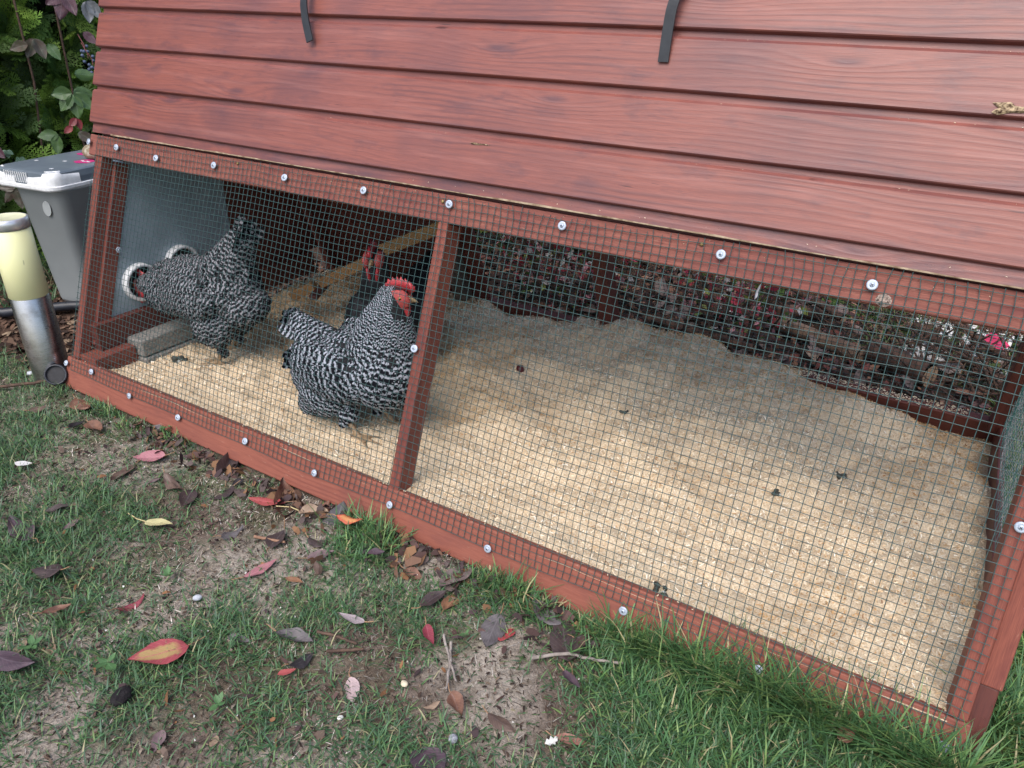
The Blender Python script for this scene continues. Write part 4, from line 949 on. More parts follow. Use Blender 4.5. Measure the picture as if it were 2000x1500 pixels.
def scatter_chips(name, n, region, size, pal, seed, lb, aspect=(.25,.6), curl=.4, zoff=.004, mat=None):
    g = np.random.default_rng(seed); x, y = region(g, n); n = len(x); z = ground_z(x, y) + g.uniform(0, zoff, n)
    ln = g.uniform(*size, n); wd = ln*g.uniform(*aspect, n); a = g.uniform(0,6.28,n); tl, rl = g.normal(0,curl*.6,n), g.normal(0,curl,n)
    d = np.stack([np.cos(a)*np.cos(tl), np.sin(a)*np.cos(tl), np.sin(tl)],1); s = np.stack([-np.sin(a)*np.cos(rl), np.cos(a)*np.cos(rl), np.sin(rl)],1)
    p = np.stack([x,y,z+.002],1); up = np.cross(d, s)*ln[:,None]*g.uniform(-.1,.25,(n,1))
    k0, k1 = d*ln[:,None]/2, s*wd[:,None]/2
    V = np.stack([p-k0-k1*.6, p-k1+up, p+k0-k1*.5, p+k0+k1*.4, p+k1+up, p-k0+k1*.6], 1).reshape(-1,3)
    i = (np.arange(n)*6)[:,None]; Q = np.concatenate([i+np.array([[0,1,4,5]]), i+np.array([[1,2,3,4]])])
    pal = np.array(pal); col = np.repeat(pal[g.integers(0,len(pal),n)]*g.uniform(.7,1.25,(n,1)), 6, 0)
    if mat is None:
        t = NT(name); at = t.new('ShaderNodeVertexColor'); at.layer_name = 'Col'; mat = t.fin(at.outputs[0], .85, .2)
    return tag(link(name, npmesh(name, V, Q, False, col=col), mat), lb, kind='stuff')
def reg_left(g, n): return -1.6 + 1.6*g.random(n)**.7 - .03, g.uniform(-.0,1.1,n)
scatter_chips('bark_mulch', 7000, reg_left, (.008,.035), [(.06,.035,.026),(.11,.065,.045),(.035,.022,.018),(.16,.10,.07),(.22,.16,.11)], 3, 'dark bark mulch on the bed behind the bollard lamp')
def reg_back(g, n): return g.uniform(-.2,2.1,n), DEPTH+.01+g.random(n)**1.3*.85
scatter_chips('leaf_litter', 9000, reg_back, (.008,.040), [(.06,.035,.028),(.13,.075,.05),(.04,.022,.02),(.22,.12,.08),(.16,.06,.05),(.09,.05,.05)], 4, 'brown leaf litter on the shaded bed behind the ark', curl=.8, zoff=.02)

# ------------------------------------------------------------------ leaves
def leaf_mat(name, c1, c2, edge=None, spots=.3, rough=.55, mid=None):
    t = NT(name); v = t.coord('Object', 7.0); n = t.noise(v, 60, 5, .6); n2 = t.noise(v, 260, 3)
    c = t.mix(t.mrange(n, .35, .65), c1, c2)
    uv = t.new('ShaderNodeUVMap'); uv.uv_map = 'UVMap'; sp = t.new('ShaderNodeSeparateXYZ'); t.link(uv.outputs[0], sp.inputs[0])
    u, l = sp.outputs[0], sp.outputs[1]; au = t.math('ABSOLUTE', u)
    if mid:
        band = t.math('MULTIPLY', t.mrange(t.math('ADD', au, t.math('MULTIPLY', t.math('SUBTRACT', n, .5), .9)), .62, .45), t.mrange(l, .12, .25))
        band = t.math('MULTIPLY', band, t.mrange(t.math('ADD', l, t.math('MULTIPLY', t.math('SUBTRACT', n, .5), .5)), .86, .74))
        c = t.mix(band, c, mid)
    c = t.mix(t.math('MULTIPLY', t.mrange(n2, .62, .75), spots), c, tuple(x*.3 for x in c1))
    vein = t.math('SINE', t.math('MULTIPLY', t.math('ADD', t.math('MULTIPLY', l, 1.0), t.math('MULTIPLY', au, -.30)), 58.0))
    vein = t.math('MULTIPLY', t.mrange(vein, .82, 1.0), .28); c = t.mix(vein, c, tuple(min(1, x*1.5+.03) for x in c1))
    c = t.mix(t.mrange(au, .07, .03, 0.0, .6), c, tuple(min(1, x*1.4+.05) for x in c2))
    t.bump(t.math('ADD', n, vein), .4, .0015); return t.fin(c, rough, .4)
def dull(c, f=.22): g = sum(c)/3; return tuple((x*(1-f)+g*f)*.92 for x in c)
LM = {k: leaf_mat('leaf_'+k, *[dull(q) for q in v]) for k, v in {
 'pink': ((.42,.15,.17),(.36,.11,.14)), 'brown': ((.16,.095,.065),(.10,.058,.045)), 'mauve': ((.20,.125,.13),(.15,.09,.095)), 'darkbrown': ((.075,.045,.042),(.045,.028,.03)),
 'black': ((.035,.028,.032),(.022,.018,.022)), 'rust': ((.24,.10,.05),(.13,.055,.035)), 'red': ((.46,.05,.05),(.36,.05,.045)), 'yellow': ((.58,.53,.22),(.52,.45,.18)),
 'purple': ((.10,.055,.075),(.065,.038,.055)), 'grey': ((.15,.13,.135),(.09,.075,.08)), 'orange': ((.36,.16,.06),(.24,.10,.045)), 'crimson': ((.34,.03,.06),(.22,.02,.04)),
 'tan': ((.36,.24,.14),(.26,.16,.10)), 'palemauve': ((.42,.34,.35),(.34,.27,.28)), 'palepink': ((.48,.34,.34),(.40,.27,.27)), 'brightred': ((.50,.04,.045),(.40,.03,.035)),
 'salmon': ((.38,.15,.10),(.28,.11,.08)), 'slate': ((.085,.075,.085),(.055,.048,.056)), 'taupe': ((.21,.155,.14),(.15,.105,.10))}.items()}
LM['redyellow'] = leaf_mat('leaf_redyellow', (.34,.075,.085), (.28,.055,.065), mid=(.38,.26,.11), spots=.15)
LM['redorange'] = leaf_mat('leaf_redorange', (.44,.06,.045), (.40,.12,.05), mid=(.48,.22,.08), spots=.15)
M_stem = simple('leaf_stem', (.36,.22,.12), (.22,.12,.07), 90, .6)
M_stem_y = simple('leaf_stem_straw', (.55,.46,.24), (.45,.36,.18), 90, .6)
def leaf_geo(L_, wr, curl, seed, nu=7, nv=13, blunt=.5, tooth=.02):
    g = np.random.default_rng(seed)
    U, T = np.meshgrid(np.linspace(-1,1,nu), np.linspace(0,1,nv))
    w_ = np.sin(np.pi*np.clip(T,0,1)**.82)**.8*(1-.15*T) ; w_ = np.maximum(w_, .02)
    w_ = w_*(1+tooth*np.where(np.abs(U) > .9, (np.arange(nv)[:,None] % 2)*2-1, 0))
    x = (T-.5)*L_; y = U*w_*L_*wr*.5
    bend, fold, tw = curl*g.uniform(.4,1.0), curl*g.uniform(.2,1.1)*g.choice([1,1,-.6]), curl*g.uniform(-.8,.8)
    asym = g.uniform(-.25,.25)*curl
    z = np.abs(y)*fold*1.1 + L_*.32*bend*((T-.5)**2)*2.0 + (fbm(U*2+seed, T*4, seed % 17, 2)-.5)*L_*.10*(.4+curl) + y*asym
    ca, sa = np.cos(tw*(T-.5)*1.6), np.sin(tw*(T-.5)*1.6); y, z = y*ca - z*sa, y*sa + z*ca
    y = y + L_*.10*curl*np.sin(T*3+seed)
    V = np.stack([x,y,z],-1).reshape(-1,3); V[:,2] -= np.percentile(V[:,2], 12)
    i = np.arange(nv-1)[:,None]; j = np.arange(nu-1)[None,:]; Q = np.stack([i*nu+j, i*nu+j+1, (i+1)*nu+j+1, (i+1)*nu+j], -1).reshape(-1,4)
    return V, Q, np.stack([U, T], -1).reshape(-1,2)
GRASS_Z = lambda x, y: float(ground_z(x, y)) + .007
LEAFXY = []
for i, (x, y, L_, yaw, kind, curl, wr, lb) in enumerate(LEAVES):
    y = min(y, -.012) if x < 1.9 else y
    V, Q, uv = leaf_geo(L_*1.22, wr*1.15, curl, i+1)
    lean = .0
    if 'upright' in lb or 'leaning' in lb or 'against' in lb: lean = .5
    z = GRASS_Z(x, y) + (.010 if ('grass' in lb or 'lawn' in lb) else .002)
    if 'tall grass' in lb: z += .015
    z -= .006*(i % 3)/2
    if kind == 'redyellow': z += .016
    R = Euler((rnd.uniform(-.18,.18)+lean*.6, rnd.uniform(-.15,.15)-lean*.4, yaw)).to_matrix()
    root = link('fallen_leaf', npmesh('fallen_leaf', V, Q, True, uv=uv), LM[kind], None, MX(R, Vector((x, y, z))))
    tag(root, lb, 'leaf', 'fallen leaves on the lawn'); LEAFXY.append((x, y, L_))
    long_ = 'long' in lb and 'stem' in lb
    sl = L_*(1.0 if long_ else .35)
    b0 = V[len(V)//13//2] if False else V[3]
    P = [b0*.97, b0+np.array([-sl*.4, rnd.uniform(-.12,.12)*sl, .002]), b0+np.array([-sl, rnd.uniform(-.3,.3)*sl, .004])]
    if L_ > .03:
        Vt, Qt = tube(P, [.0010,.0008,.0007] if not long_ else [.0012,.0011,.0011], 5)
        o = link('stem', npmesh('stem', Vt, Qt), M_stem_y if kind in ('yellow','tan') else M_stem, root, MX(R, Vector((x, y, z))))

def reg_base(g, n):
    x = g.uniform(.25,1.42,n); k = g.random(n) < .35+.65*vnoise(x*7, 0*x, 71); x = x[k]; return x, -.008-np.abs(g.normal(0,.032,len(x)))
scatter_chips('leaf_scraps', 520, reg_base, (.008,.030), [(.085,.05,.045),(.06,.04,.042),(.14,.08,.055),(.10,.075,.07),(.20,.11,.06)], 19, 'dark shredded leaf scraps drifted along the base board', aspect=(.4,.8), curl=.9, zoff=.012)
def reg_lawn(g, n): return g.uniform(.1,1.9,n), g.uniform(-.6,-.01,n)
scatter_chips('leaf_fragments', 420, reg_lawn, (.005,.018), [(.085,.05,.045),(.06,.04,.042),(.20,.10,.05),(.14,.1,.08)], 20, 'small brown leaf fragments lying between the grass blades', aspect=(.3,.7), curl=.9, zoff=.008)
# ------------------------------------------------------------------ twigs, stones and scraps
M_twig_g = simple('grey_twig_bark', (.34,.30,.27), (.20,.17,.15), 90, .85, .2, .4)
M_twig_b = simple('brown_twig_bark', (.12,.075,.055), (.06,.04,.032), 90, .85, .2, .4)
def twig(pts, r, mat, lb, nm='twig'):
    P = np.array([(x, y, float(ground_z(x,y))+z) for x, y, z in pts]); t = np.linspace(0,1,len(P)); tt = np.linspace(0,1,14)
    P = np.stack([np.interp(tt,t,P[:,k]) for k in range(3)],1); P[1:-1] += RNG.normal(0,.0005,(12,3))
    V, Q = tube(P, np.linspace(r, r*.75, 14), 7); n = len(V)
    V = np.concatenate([V, P[:1], P[-1:]]); Q = np.concatenate([Q, [[n,k,(k+1)%7,n] for k in range(0)]]) if False else Q
    tag(link(nm, npmesh(nm, V, Q), mat), lb, 'twig', 'twigs on the lawn')
twig([(1.358,-.118,.010),(1.40,-.088,.014),(1.44,-.075,.014),(1.478,-.056,.016)], .0030, M_twig_g, 'pale grey bent twig under the large dark midrib leaf')
twig([(1.226,-.157,.016),(1.25,-.18,.012),(1.288,-.212,.008)], .0022, M_twig_g, 'thin grey stick, longer upper of a crossed pair on bare soil')
twig([(1.240,-.158,.010),(1.262,-.19,.012),(1.285,-.233,.008)], .0024, M_twig_g, 'grey stick with a cut pale tip, other of the crossed pair')
twig([(1.055,-.251,.012),(1.09,-.243,.010),(1.125,-.239,.010)], .0026, M_twig_b, 'dark brown curved twig in grass, upper of two left of the pale leaf')
twig([(1.095,-.273,.010),(1.139,-.240,.010)], .0030, M_twig_b, 'straight dark twig in grass just below a curved dark twig')
twig([(.795,-.146,.010),(.856,-.129,.010)], .0030, simple('cinnamon_twig', (.30,.17,.11), (.2,.11,.07), 90, .8), 'short cinnamon brown twig under a square dark leaf')
twig([(-.20,-.13,.012),(-.12,-.05,.016),(-.075,.0,.012)], .0045, M_twig_b, 'thick brown twig lying at the foot of the bollard lamp')
M_peb = simple('pale_stone', (.55,.58,.62), (.38,.40,.44), 120, .6, .3, .2)
M_chalk = simple('white_chalk', (.75,.74,.70), (.58,.56,.52), 120, .85, .2, .3)
def pebble(x, y, r, mat, lb, seed, flat=.6, cat='pebble'):
    bm = bmesh.new(); ell(bm, (0,0,0), (r, r*.8, r*flat), None, 3)
    for v in bm.verts: v.co *= 1 + .3*(vnoise(v.co.x/r*1.3+seed, v.co.y/r*1.3+v.co.z/r, seed)-.5)
    tag(link(cat, bm_mesh(cat, bm, True), mat, None, MX(Euler((0,0,seed)).to_matrix(), Vector((x, y, float(ground_z(x,y))+r*flat*.8+.004)))), lb, cat, 'stones and scraps on the lawn')
pebble(.840,-.302,.0078,M_peb,'smooth pale blue grey pebble in the lawn right of the crimson leaf',1)
pebble(1.337,-.288,.0075,simple('silver_stone', (.42,.43,.46), (.12,.12,.14), 260, .3, .5, .3),'round silvery grey stone near the bottom edge on soil',2,.85)
pebble(1.227,-.254,.0060,simple('cream_stone', (.62,.55,.40), (.45,.38,.26), 120, .7),'cream pebble on bare soil left of the crossed sticks',3)
pebble(1.188,-.344,.0042,M_chalk,'small white pebble on soil at lower middle',4)
pebble(.913,-.483,.016,simple('black_earth', (.025,.022,.024), (.012,.01,.012), 160, .95, .2, 1.0, .004),'dark lump of earth in grass below the large red and yellow leaf',5,.5,'soil clump')
pebble(-.215,.045,.014,M_chalk,'white chalky chip on the mulch left of the bollard foot',6,.4)
pebble(-.190,-.005,.009,M_peb,'grey white pebble in front of the white chip by the bollard',7,.6)
V, Q, uv = leaf_geo(.021,.5,.9,91,5,7,.5,.35); tag(link('white_scrap', npmesh('white_scrap', V, Q, True, uv=uv), M_chalk, None, MX(Euler((.2,.1,1.1)).to_matrix(), Vector((1.45,-.223,GRASS_Z(1.45,-.223))))), 'torn white scrap beside the salmon brown leaf', 'scrap')
V, Q, uv = leaf_geo(.034,.5,.4,92); tag(link('feather', npmesh('feather', V, Q, True, uv=uv), simple('white_down', (.62,.60,.60), (.5,.48,.48), 200, .9), None, MX(Euler((.1,.1,.6)).to_matrix(), Vector((.228,-.245,GRASS_Z(.228,-.245)+.008)))), 'small whitish feather caught in grass at the left edge', 'feather')
V, Q, uv = leaf_geo(.022,.35,.4,93)
tag(link('feather', npmesh('feather', V, Q, True, uv=uv), simple('grey_down', (.5,.49,.53), (.36,.35,.38), 200, .9), None, MX(FR @ Euler((1.2,0,1.4)).to_matrix(), F(1.522,.553,.0085))), 'wispy grey feather stuck in the mesh under the top rail', 'feather')
bmf = []
g_ = np.random.default_rng(31)
n = 420; fx = g_.uniform(-.1,1.6,n); fy = np.where(g_.random(n) < .6, -.015-abs(g_.normal(0,.05,n)), g_.uniform(-.55,0,n)); rr = g_.uniform(.0007,.0024,n)
V = []; Q = []
for i in range(n):
    c = np.array([fx[i], fy[i], float(ground_z(fx[i], fy[i]))+.006]); o4 = g_.normal(0,1,(4,3)); o4 /= np.linalg.norm(o4,axis=1)[:,None]
    k = len(V); V += list(c+o4*rr[i]); Q += [(k,k+1,k+2),(k,k+2,k+3),(k,k+3,k+1),(k+1,k+3,k+2)]
tag(link('white_specks', npmesh('white_specks', np.array(V), np.array(Q), False), M_chalk), 'fine white crumbs sprinkled along the foot of the base board', kind='stuff')

# ------------------------------------------------------------------ lawn
def cam_px(P):
    M = np.array(cam.matrix_world.inverted()); c = P@M[:3,:3].T + M[:3,3]; z = -c[:,2]
    return 1000+1454*c[:,0]/np.maximum(z,.01), 750-1454*c[:,1]/np.maximum(z,.01), z
BARE = [(0.246, -0.169, 0.087, 0.8), (0.521, -0.036, 0.096, 0.75), (0.783, -0.083, 0.106, 0.75), (0.744, -0.179, 0.074, 0.75), (0.866, -0.227, 0.052, 0.5), (1.252, -0.274, 0.079, 0.85), (1.359, -0.175, 0.081, 0.9), (1.162, -0.279, 0.044, 0.7), (1.276, -0.184, 0.045, 0.7), (0.69, -0.487, 0.039, 0.6), (0.863, -0.54, 0.063, 0.9), (0.996, -0.395, 0.044, 0.8), (1.445, -0.21, 0.062, 0.85), (0.782, -0.404, 0.048, 0.5), (1.02, -0.488, 0.041, 0.6), (1.089, -0.069, 0.052, 0.6), (0.968, -0.233, 0.058, 0.6), (0.762, -0.441, 0.039, 0.7), (1.287, -0.131, 0.047, 0.5), (1.143, -0.234, 0.031, 0.4), (0.263, 0.096, 0.049, 0.8), (0.814, 0.034, 0.041, 0.8), (-0.277, 0.043, 0.082, 0.9)]
LUSH = [(0.114, -0.193, 0.089, 0.7), (0.48, -0.398, 0.08, 0.6), (0.531, -0.299, 0.084, 0.5), (1.032, -0.205, 0.074, 0.4), (0.888, -0.297, 0.049, 0.3), (1.121, -0.135, 0.05, 0.4), (0.135, -0.017, 0.06, 0.4), (0.394, -0.315, 0.077, 0.5), (0.552, -0.232, 0.048, 0.4), (0.591, -0.432, 0.067, 0.6), (0.996, -0.067, 0.063, 0.8), (1.268, -0.027, 0.05, 0.6), (1.546, -0.057, 0.11, 1.0), (1.689, -0.046, 0.118, 1.1), (1.55, -0.161, 0.075, 0.8), (1.844, -0.003, 0.094, 1.1), (1.253, -0.34, 0.041, 0.6), (1.358, -0.301, 0.04, 0.4), (1.196, -0.165, 0.047, 0.4), (1.11, -0.421, 0.061, 0.4), (1.108, -0.365, 0.043, 0.3), (0.652, -0.365, 0.051, 0.3)]
def density(x, y):
    d = .40 + .75*sstep(fbm(x*6.5, y*6.5, 31, 3), .42, .62) - .12
    for bx_, by_, r1, k in BARE: d = d*(1 - k*np.exp(-((x-bx_)**2+(y-by_)**2)/r1**2))
    for bx_, by_, r1, k in LUSH: d = d + k*np.exp(-((x-bx_)**2+(y-by_)**2)/r1**2)
    return d
def blades(name, x, y, ln, wd, pitch, col, seed, lb, flop=.9, mat=None, az=None):
    g = np.random.default_rng(seed); n = len(x); z = ground_z(x, y) - .003
    a = g.uniform(0,6.28,n) if az is None else az
    d = np.stack([np.cos(a), np.sin(a), 0*a],1); s = np.stack([-np.sin(a), np.cos(a), 0*a],1)
    rows = []; nk = 4; p = np.stack([x,y,z],1); th = pitch.copy(); cur = p.copy()
    for k in range(nk):
        wk = wd*[.85,1.0,.75,.12][k]; rows += [cur - s*wk[:,None]/2, cur + s*wk[:,None]/2]
        st = ln/(nk-1); cur = cur + d*(np.cos(th)*st)[:,None] + np.array([0,0,1.0])*(np.sin(th)*st)[:,None]; th = th - flop*g.uniform(.2,1.0,n)*.55
        s = s + g.normal(0,.08,(n,1))*np.array([0,0,1.0])
    V = np.stack(rows, 1); V[:,:,2] = np.maximum(V[:,:,2], z[:,None]+.001); V = V.reshape(-1,3)
    i = (np.arange(n)*2*nk)[:,None]; Q = np.concatenate([i+np.array([[2*k,2*k+1,2*k+3,2*k+2]]) for k in range(nk-1)])
    colv = np.repeat(col, 2*nk, 0)
    return tag(link(name, npmesh(name, V, Q, True, col=colv), mat or M_grass), lb, kind='stuff')
def grass_mat(nm, rough=.5):
    t = NT(nm); at = t.new('ShaderNodeVertexColor'); at.layer_name = 'Col'; m = t.fin(at.outputs[0], rough, .35)
    return m
M_grass = grass_mat('grass_blade'); M_thatch = grass_mat('dry_thatch', .9)
def palette(g, n, pal, pr, jit=.25):
    pal = np.array(pal); return pal[g.choice(len(pal), n, p=pr)]*g.uniform(1-jit,1+jit,(n,1))
GP = [(.045,.105,.042),(.062,.135,.058),(.085,.165,.055),(.06,.115,.068),(.13,.19,.07),(.27,.25,.14)]; GW = [.30,.28,.16,.14,.08,.04]
def in_view(x, y, m=140):
    px, py, z = cam_px(np.stack([x, y, np.full_like(x, .02)],1)); return (px > -m) & (px < 2000+m) & (py > -m) & (py < 1500+m) & (z > 0)
def lawn():
    g = np.random.default_rng(77)
    def sample(n, x0, x1, y0, y1, p=1.0, thr=None):
        x, y = g.uniform(x0,x1,n), g.uniform(y0,y1,n); k = in_view(x, y); x, y = x[k], y[k]
        k = g.random(len(x)) < np.clip(density(x, y), 0, 1)*p; return x[k], y[k]
    x, y = sample(150000, -.35, 2.05, -.80, -.002)
    # tuft the blades
    cx, cy = g.normal(0,.004,len(x)), g.normal(0,.004,len(x)); q = 62.0
    x, y = (np.round(x*q + g.uniform(-.35,.35,len(x)))/q)*.45 + x*.55 + cx, (np.round(y*q + g.uniform(-.35,.35,len(x)))/q)*.45 + y*.55 + cy
    y = np.minimum(y, -.003); n = len(x)
    dn = np.clip(density(x,y),0,2)
    ln = g.uniform(.012,.034,n)*(.75+.45*np.clip(dn,0,1.4)); wd = g.uniform(.0010,.0024,n); pitch = g.uniform(.25,1.25,n)
    blades('lawn_grass', x, y, ln, wd, pitch, palette(g, n, GP, GW), 5, 'short patchy green lawn in front of the ark')
    print('lawn blades', n)
    # long uncut grass against the base rail
    X, Y, L_ = [], [], []
    for tx, ty, r, cnt, l0, l1 in TALL:
        X.append(tx+g.normal(0,r,cnt)); Y.append(ty+g.normal(0,r*.55,cnt)); L_.append(g.uniform(l0,l1,cnt))
    x, y, ln = np.concatenate(X), np.concatenate(Y), np.concatenate(L_)
    y = np.where((x > X0) & (x < X1+.02), np.minimum(y, -.004-.01*g.random(len(x))), y); n = len(x)
    blades('long_grass', x, y, ln, g.uniform(.0014,.0034,n), g.uniform(.7,1.5,n), palette(g, n, [(.05,.12,.045),(.065,.15,.055),(.09,.18,.055),(.15,.23,.075),(.34,.30,.16)], [.32,.3,.2,.13,.05]), 6, 'long uncut grass growing against the base rail', flop=.8)
    # grass beyond the right end
    x, y = g.uniform(1.93,2.35,26000), g.uniform(-.1,1.5,26000); k = in_view(x,y); x, y = x[k], y[k]; n = len(x)
    blades('side_grass', x, y, g.uniform(.025,.07,n), g.uniform(.0014,.0032,n), g.uniform(.5,1.4,n), palette(g, n, [(.05,.12,.03),(.08,.17,.04),(.14,.22,.06),(.22,.26,.09)], [.35,.3,.2,.15]), 7, 'longer grass beyond the right end of the ark')
    # grass wisps round the bollard
    n = 1500; x, y = g.uniform(-.55,.0,n), g.normal(-.03,.035,n); k = (np.hypot(x-bx, y-by) > br+.004); x, y = x[k], y[k]; n = len(x)
    blades('verge_grass', x, y, g.uniform(.015,.05,n), g.uniform(.001,.002,n), g.uniform(.4,1.3,n), palette(g, n, GP, GW), 8, 'wispy grass at the foot of the bollard lamp')
    # dry strands and dead moss between
    x, y = g.uniform(-.35,2.05,190000), g.uniform(-.80,-.002,190000); k = in_view(x,y); x, y = x[k], y[k]
    k = g.random(len(x)) < 1.1-.75*np.clip(density(x,y),0,1); x, y = x[k], y[k]; n = len(x)
    tone = sstep(fbm(x*5, y*5, 41, 3), .38, .62)[:,None]
    col = palette(g, n, [(.26,.21,.16),(.38,.33,.27),(.16,.12,.09),(.50,.46,.41),(.08,.055,.045)], [.28,.25,.19,.16,.12])*(.55+.75*tone)
    blades('dry_thatch', x, y, g.uniform(.006,.022,n), g.uniform(.0006,.0016,n), g.uniform(-.1,.6,n), col, 9, 'dead thatch and soil crumbs between the grass', flop=.4, mat=M_thatch)
    def reg(g2, n_): return g2.uniform(-.3,2.0,n_), g2.uniform(-.75,-.005,n_)
    scatter_chips('soil_crumbs', 20000, reg, (.002,.009), [(.05,.032,.024),(.09,.06,.045),(.03,.02,.016),(.15,.11,.08),(.22,.18,.14)], 12, 'crumbs of soil and shredded leaf on the lawn', curl=.7, zoff=.003)
TALL = [(1.549, -0.065, 0.08, 420, 0.025, 0.06), (1.636, -0.06, 0.085, 520, 0.025, 0.065), (1.73, -0.048, 0.075, 480, 0.025, 0.065), (1.495, -0.067, 0.052, 220, 0.02, 0.05), (1.611, -0.132, 0.068, 350, 0.02, 0.05), (0.943, -0.034, 0.023, 130, 0.03, 0.07), (0.993, -0.036, 0.024, 150, 0.03, 0.075), (0.973, -0.081, 0.027, 140, 0.02, 0.05), (1.265, -0.022, 0.024, 140, 0.03, 0.075), (1.227, -0.025, 0.017, 80, 0.02, 0.05), (1.328, -0.03, 0.016, 60, 0.02, 0.05), (1.47, 0.01, 0.032, 170, 0.03, 0.09), (1.518, 0.016, 0.035, 200, 0.04, 0.11), (1.587, 0.025, 0.038, 260, 0.04, 0.12), (1.656, 0.024, 0.041, 280, 0.04, 0.13), (1.727, 0.027, 0.043, 300, 0.04, 0.13), (1.796, 0.022, 0.042, 320, 0.04, 0.13), (1.858, 0.033, 0.041, 320, 0.04, 0.12), (1.912, 0.049, 0.034, 300, 0.04, 0.1), (1.954, 0.122, 0.025, 360, 0.05, 0.13), (1.957, 0.105, 0.028, 320, 0.04, 0.1), (0.248, -0.028, 0.021, 50, 0.02, 0.04), (0.354, -0.012, 0.018, 50, 0.02, 0.04), (1.398, -0.024, 0.02, 90, 0.02, 0.05), (0.15, -0.008, 0.024, 60, 0.02, 0.045)]
lawn()
# broad-leaved weeds
M_weed = leaf_mat('weed_leaf', (.055,.125,.045), (.075,.16,.055), spots=.05, rough=.5)
def weed(x, y, n, L_, lb, seed, wr=.55):
    root = empty('weed', (x, y, 0), lb, 'weed', 'weeds in the lawn'); g = random.Random(seed)
    for i in range(n):
        a = i*2*math.pi/n + g.uniform(-.4,.4); l = .82*L_*g.uniform(.6,1.1); V, Q, uv = leaf_geo(l, wr, .35, seed*10+i, 5, 9)
        R = Euler((0, -g.uniform(.15,.6), a)).to_matrix(); P = Vector((x, y, GRASS_Z(x,y)+.008)) + R @ Vector((l*.6,0,.002))
        link('leaf', npmesh('leaf', V, Q, True, uv=uv), M_weed, root, MX(R, P))
for a in [(0.355, 0.002, 3, 0.022, 'small bright green weed leaf by the base board above the pink leaf', 1), (0.942, -0.077, 5, 0.016, 'round leaved little weed in the grass beside the red orange leaf', 2), (0.731, -0.502, 4, 0.022, 'bright yellow green weed at the left edge near the purple leaf', 3), (0.759, -0.296, 6, 0.02, 'flat rosette weed on lawn left of the rose pink leaf', 4), (1.044, -0.425, 4, 0.02, 'pale green weed leaves on lawn near the bottom left', 5), (0.277, -0.182, 3, 0.01, 'tiny seedling weed on the bare patch at left', 6), (1.255, -0.139, 3, 0.012, 'small weed sprout right of the crossed sticks', 7), (0.854, -0.463, 4, 0.03, 'grey green toothed weed left of the large red and yellow leaf', 8)]: weed(*a)

# ------------------------------------------------------------------ hedge on the left, with creeper
def spray(seed):
    """flat fan of scaly conifer twigs in its own x-y plane, length 1"""
    g = random.Random(seed); V, Q = [], []
    def strip(p, a, L_, w_):
        d = np.array([math.cos(a), math.sin(a), 0]); s = np.array([-d[1], d[0], 0]); k = len(V); e = p+d*L_
        V.extend([p-s*w_*.5, p+s*w_*.5, e+s*w_*.35, e-s*w_*.35]); Q.append((k,k+1,k+2,k+3)); return e
    p = np.array([0.,0,0]); a = 0; n = 8
    for i in range(n):
        L_ = 1.0/n; p2 = strip(p, a, L_, .022)
        if i > 0:
            for sd in (-1,1):
                bl = .46*(1-i/n)**.8*g.uniform(.7,1.2)+.06; ba = a+sd*g.uniform(.6,.85); q = p.copy(); m = max(2, int(bl/.055))
                for j in range(m):
                    q2 = strip(q, ba, bl/m, .021); ba -= sd*.06
                    for s2 in (-1,1):
                        if j > 0 or s2 == sd:
                            tl = .085*(1-j/m)*g.uniform(.5,1.2)+.025; strip(q, ba+s2*g.uniform(.55,.8), tl, .020)
                    q = q2
        p = p2; a += g.uniform(-.1,.1)
    V = np.array(V); V[:,2] = -.28*V[:,0]**2 - .25*np.abs(V[:,1])**1.5
    return V, np.array(Q)
SPR = [spray(i) for i in range(7)]
def conifer(name, pts, nrm, size, pal, seed, mat, parent):
    g = np.random.default_rng(seed); Vs, Qs, cols, o = [], [], [], 0
    for p, nn in zip(pts, nrm):
        V, Q = SPR[g.integers(0,7)]; s = g.uniform(*size)
        f = np.array(nn)*.75 + np.array([0,0,g.uniform(.1,.9)]) + g.normal(0,.45,3); f /= np.linalg.norm(f)
        n2 = np.array([0,0,1.0])*.4 + np.array(nn)*.6 + g.normal(0,.5,3); sd = np.cross(n2, f); sd /= np.linalg.norm(sd); up = np.cross(f, sd)
        Vs.append(p + s*(V[:,:1]*f + V[:,1:2]*sd + V[:,2:]*up)); Qs.append(Q+o); o += len(V)
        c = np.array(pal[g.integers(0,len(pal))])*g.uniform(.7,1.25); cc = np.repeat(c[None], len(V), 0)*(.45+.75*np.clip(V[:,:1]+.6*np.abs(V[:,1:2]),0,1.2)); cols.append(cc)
    ob = link(name, npmesh(name, np.concatenate(Vs), np.concatenate(Qs), False, col=np.concatenate(cols)), mat, parent); ob['kind'] = 'stuff'; return ob
def foliage_mat(nm):
    t = NT(nm); at = t.new('ShaderNodeVertexColor'); at.layer_name = 'Col'; t.fin(at.outputs[0], .5, .35)
    tr = t.new('ShaderNodeBsdfTranslucent'); t.link(at.outputs[0], tr.inputs[0]); mx = t.new('ShaderNodeMixShader'); mx.inputs[0].default_value = .35
    t.link(t.b.outputs[0], mx.inputs[1]); t.link(tr.outputs[0], mx.inputs[2]); t.link(mx.outputs[0], t.out.inputs[0]); return t.m
M_thuja = foliage_mat('conifer_scale')
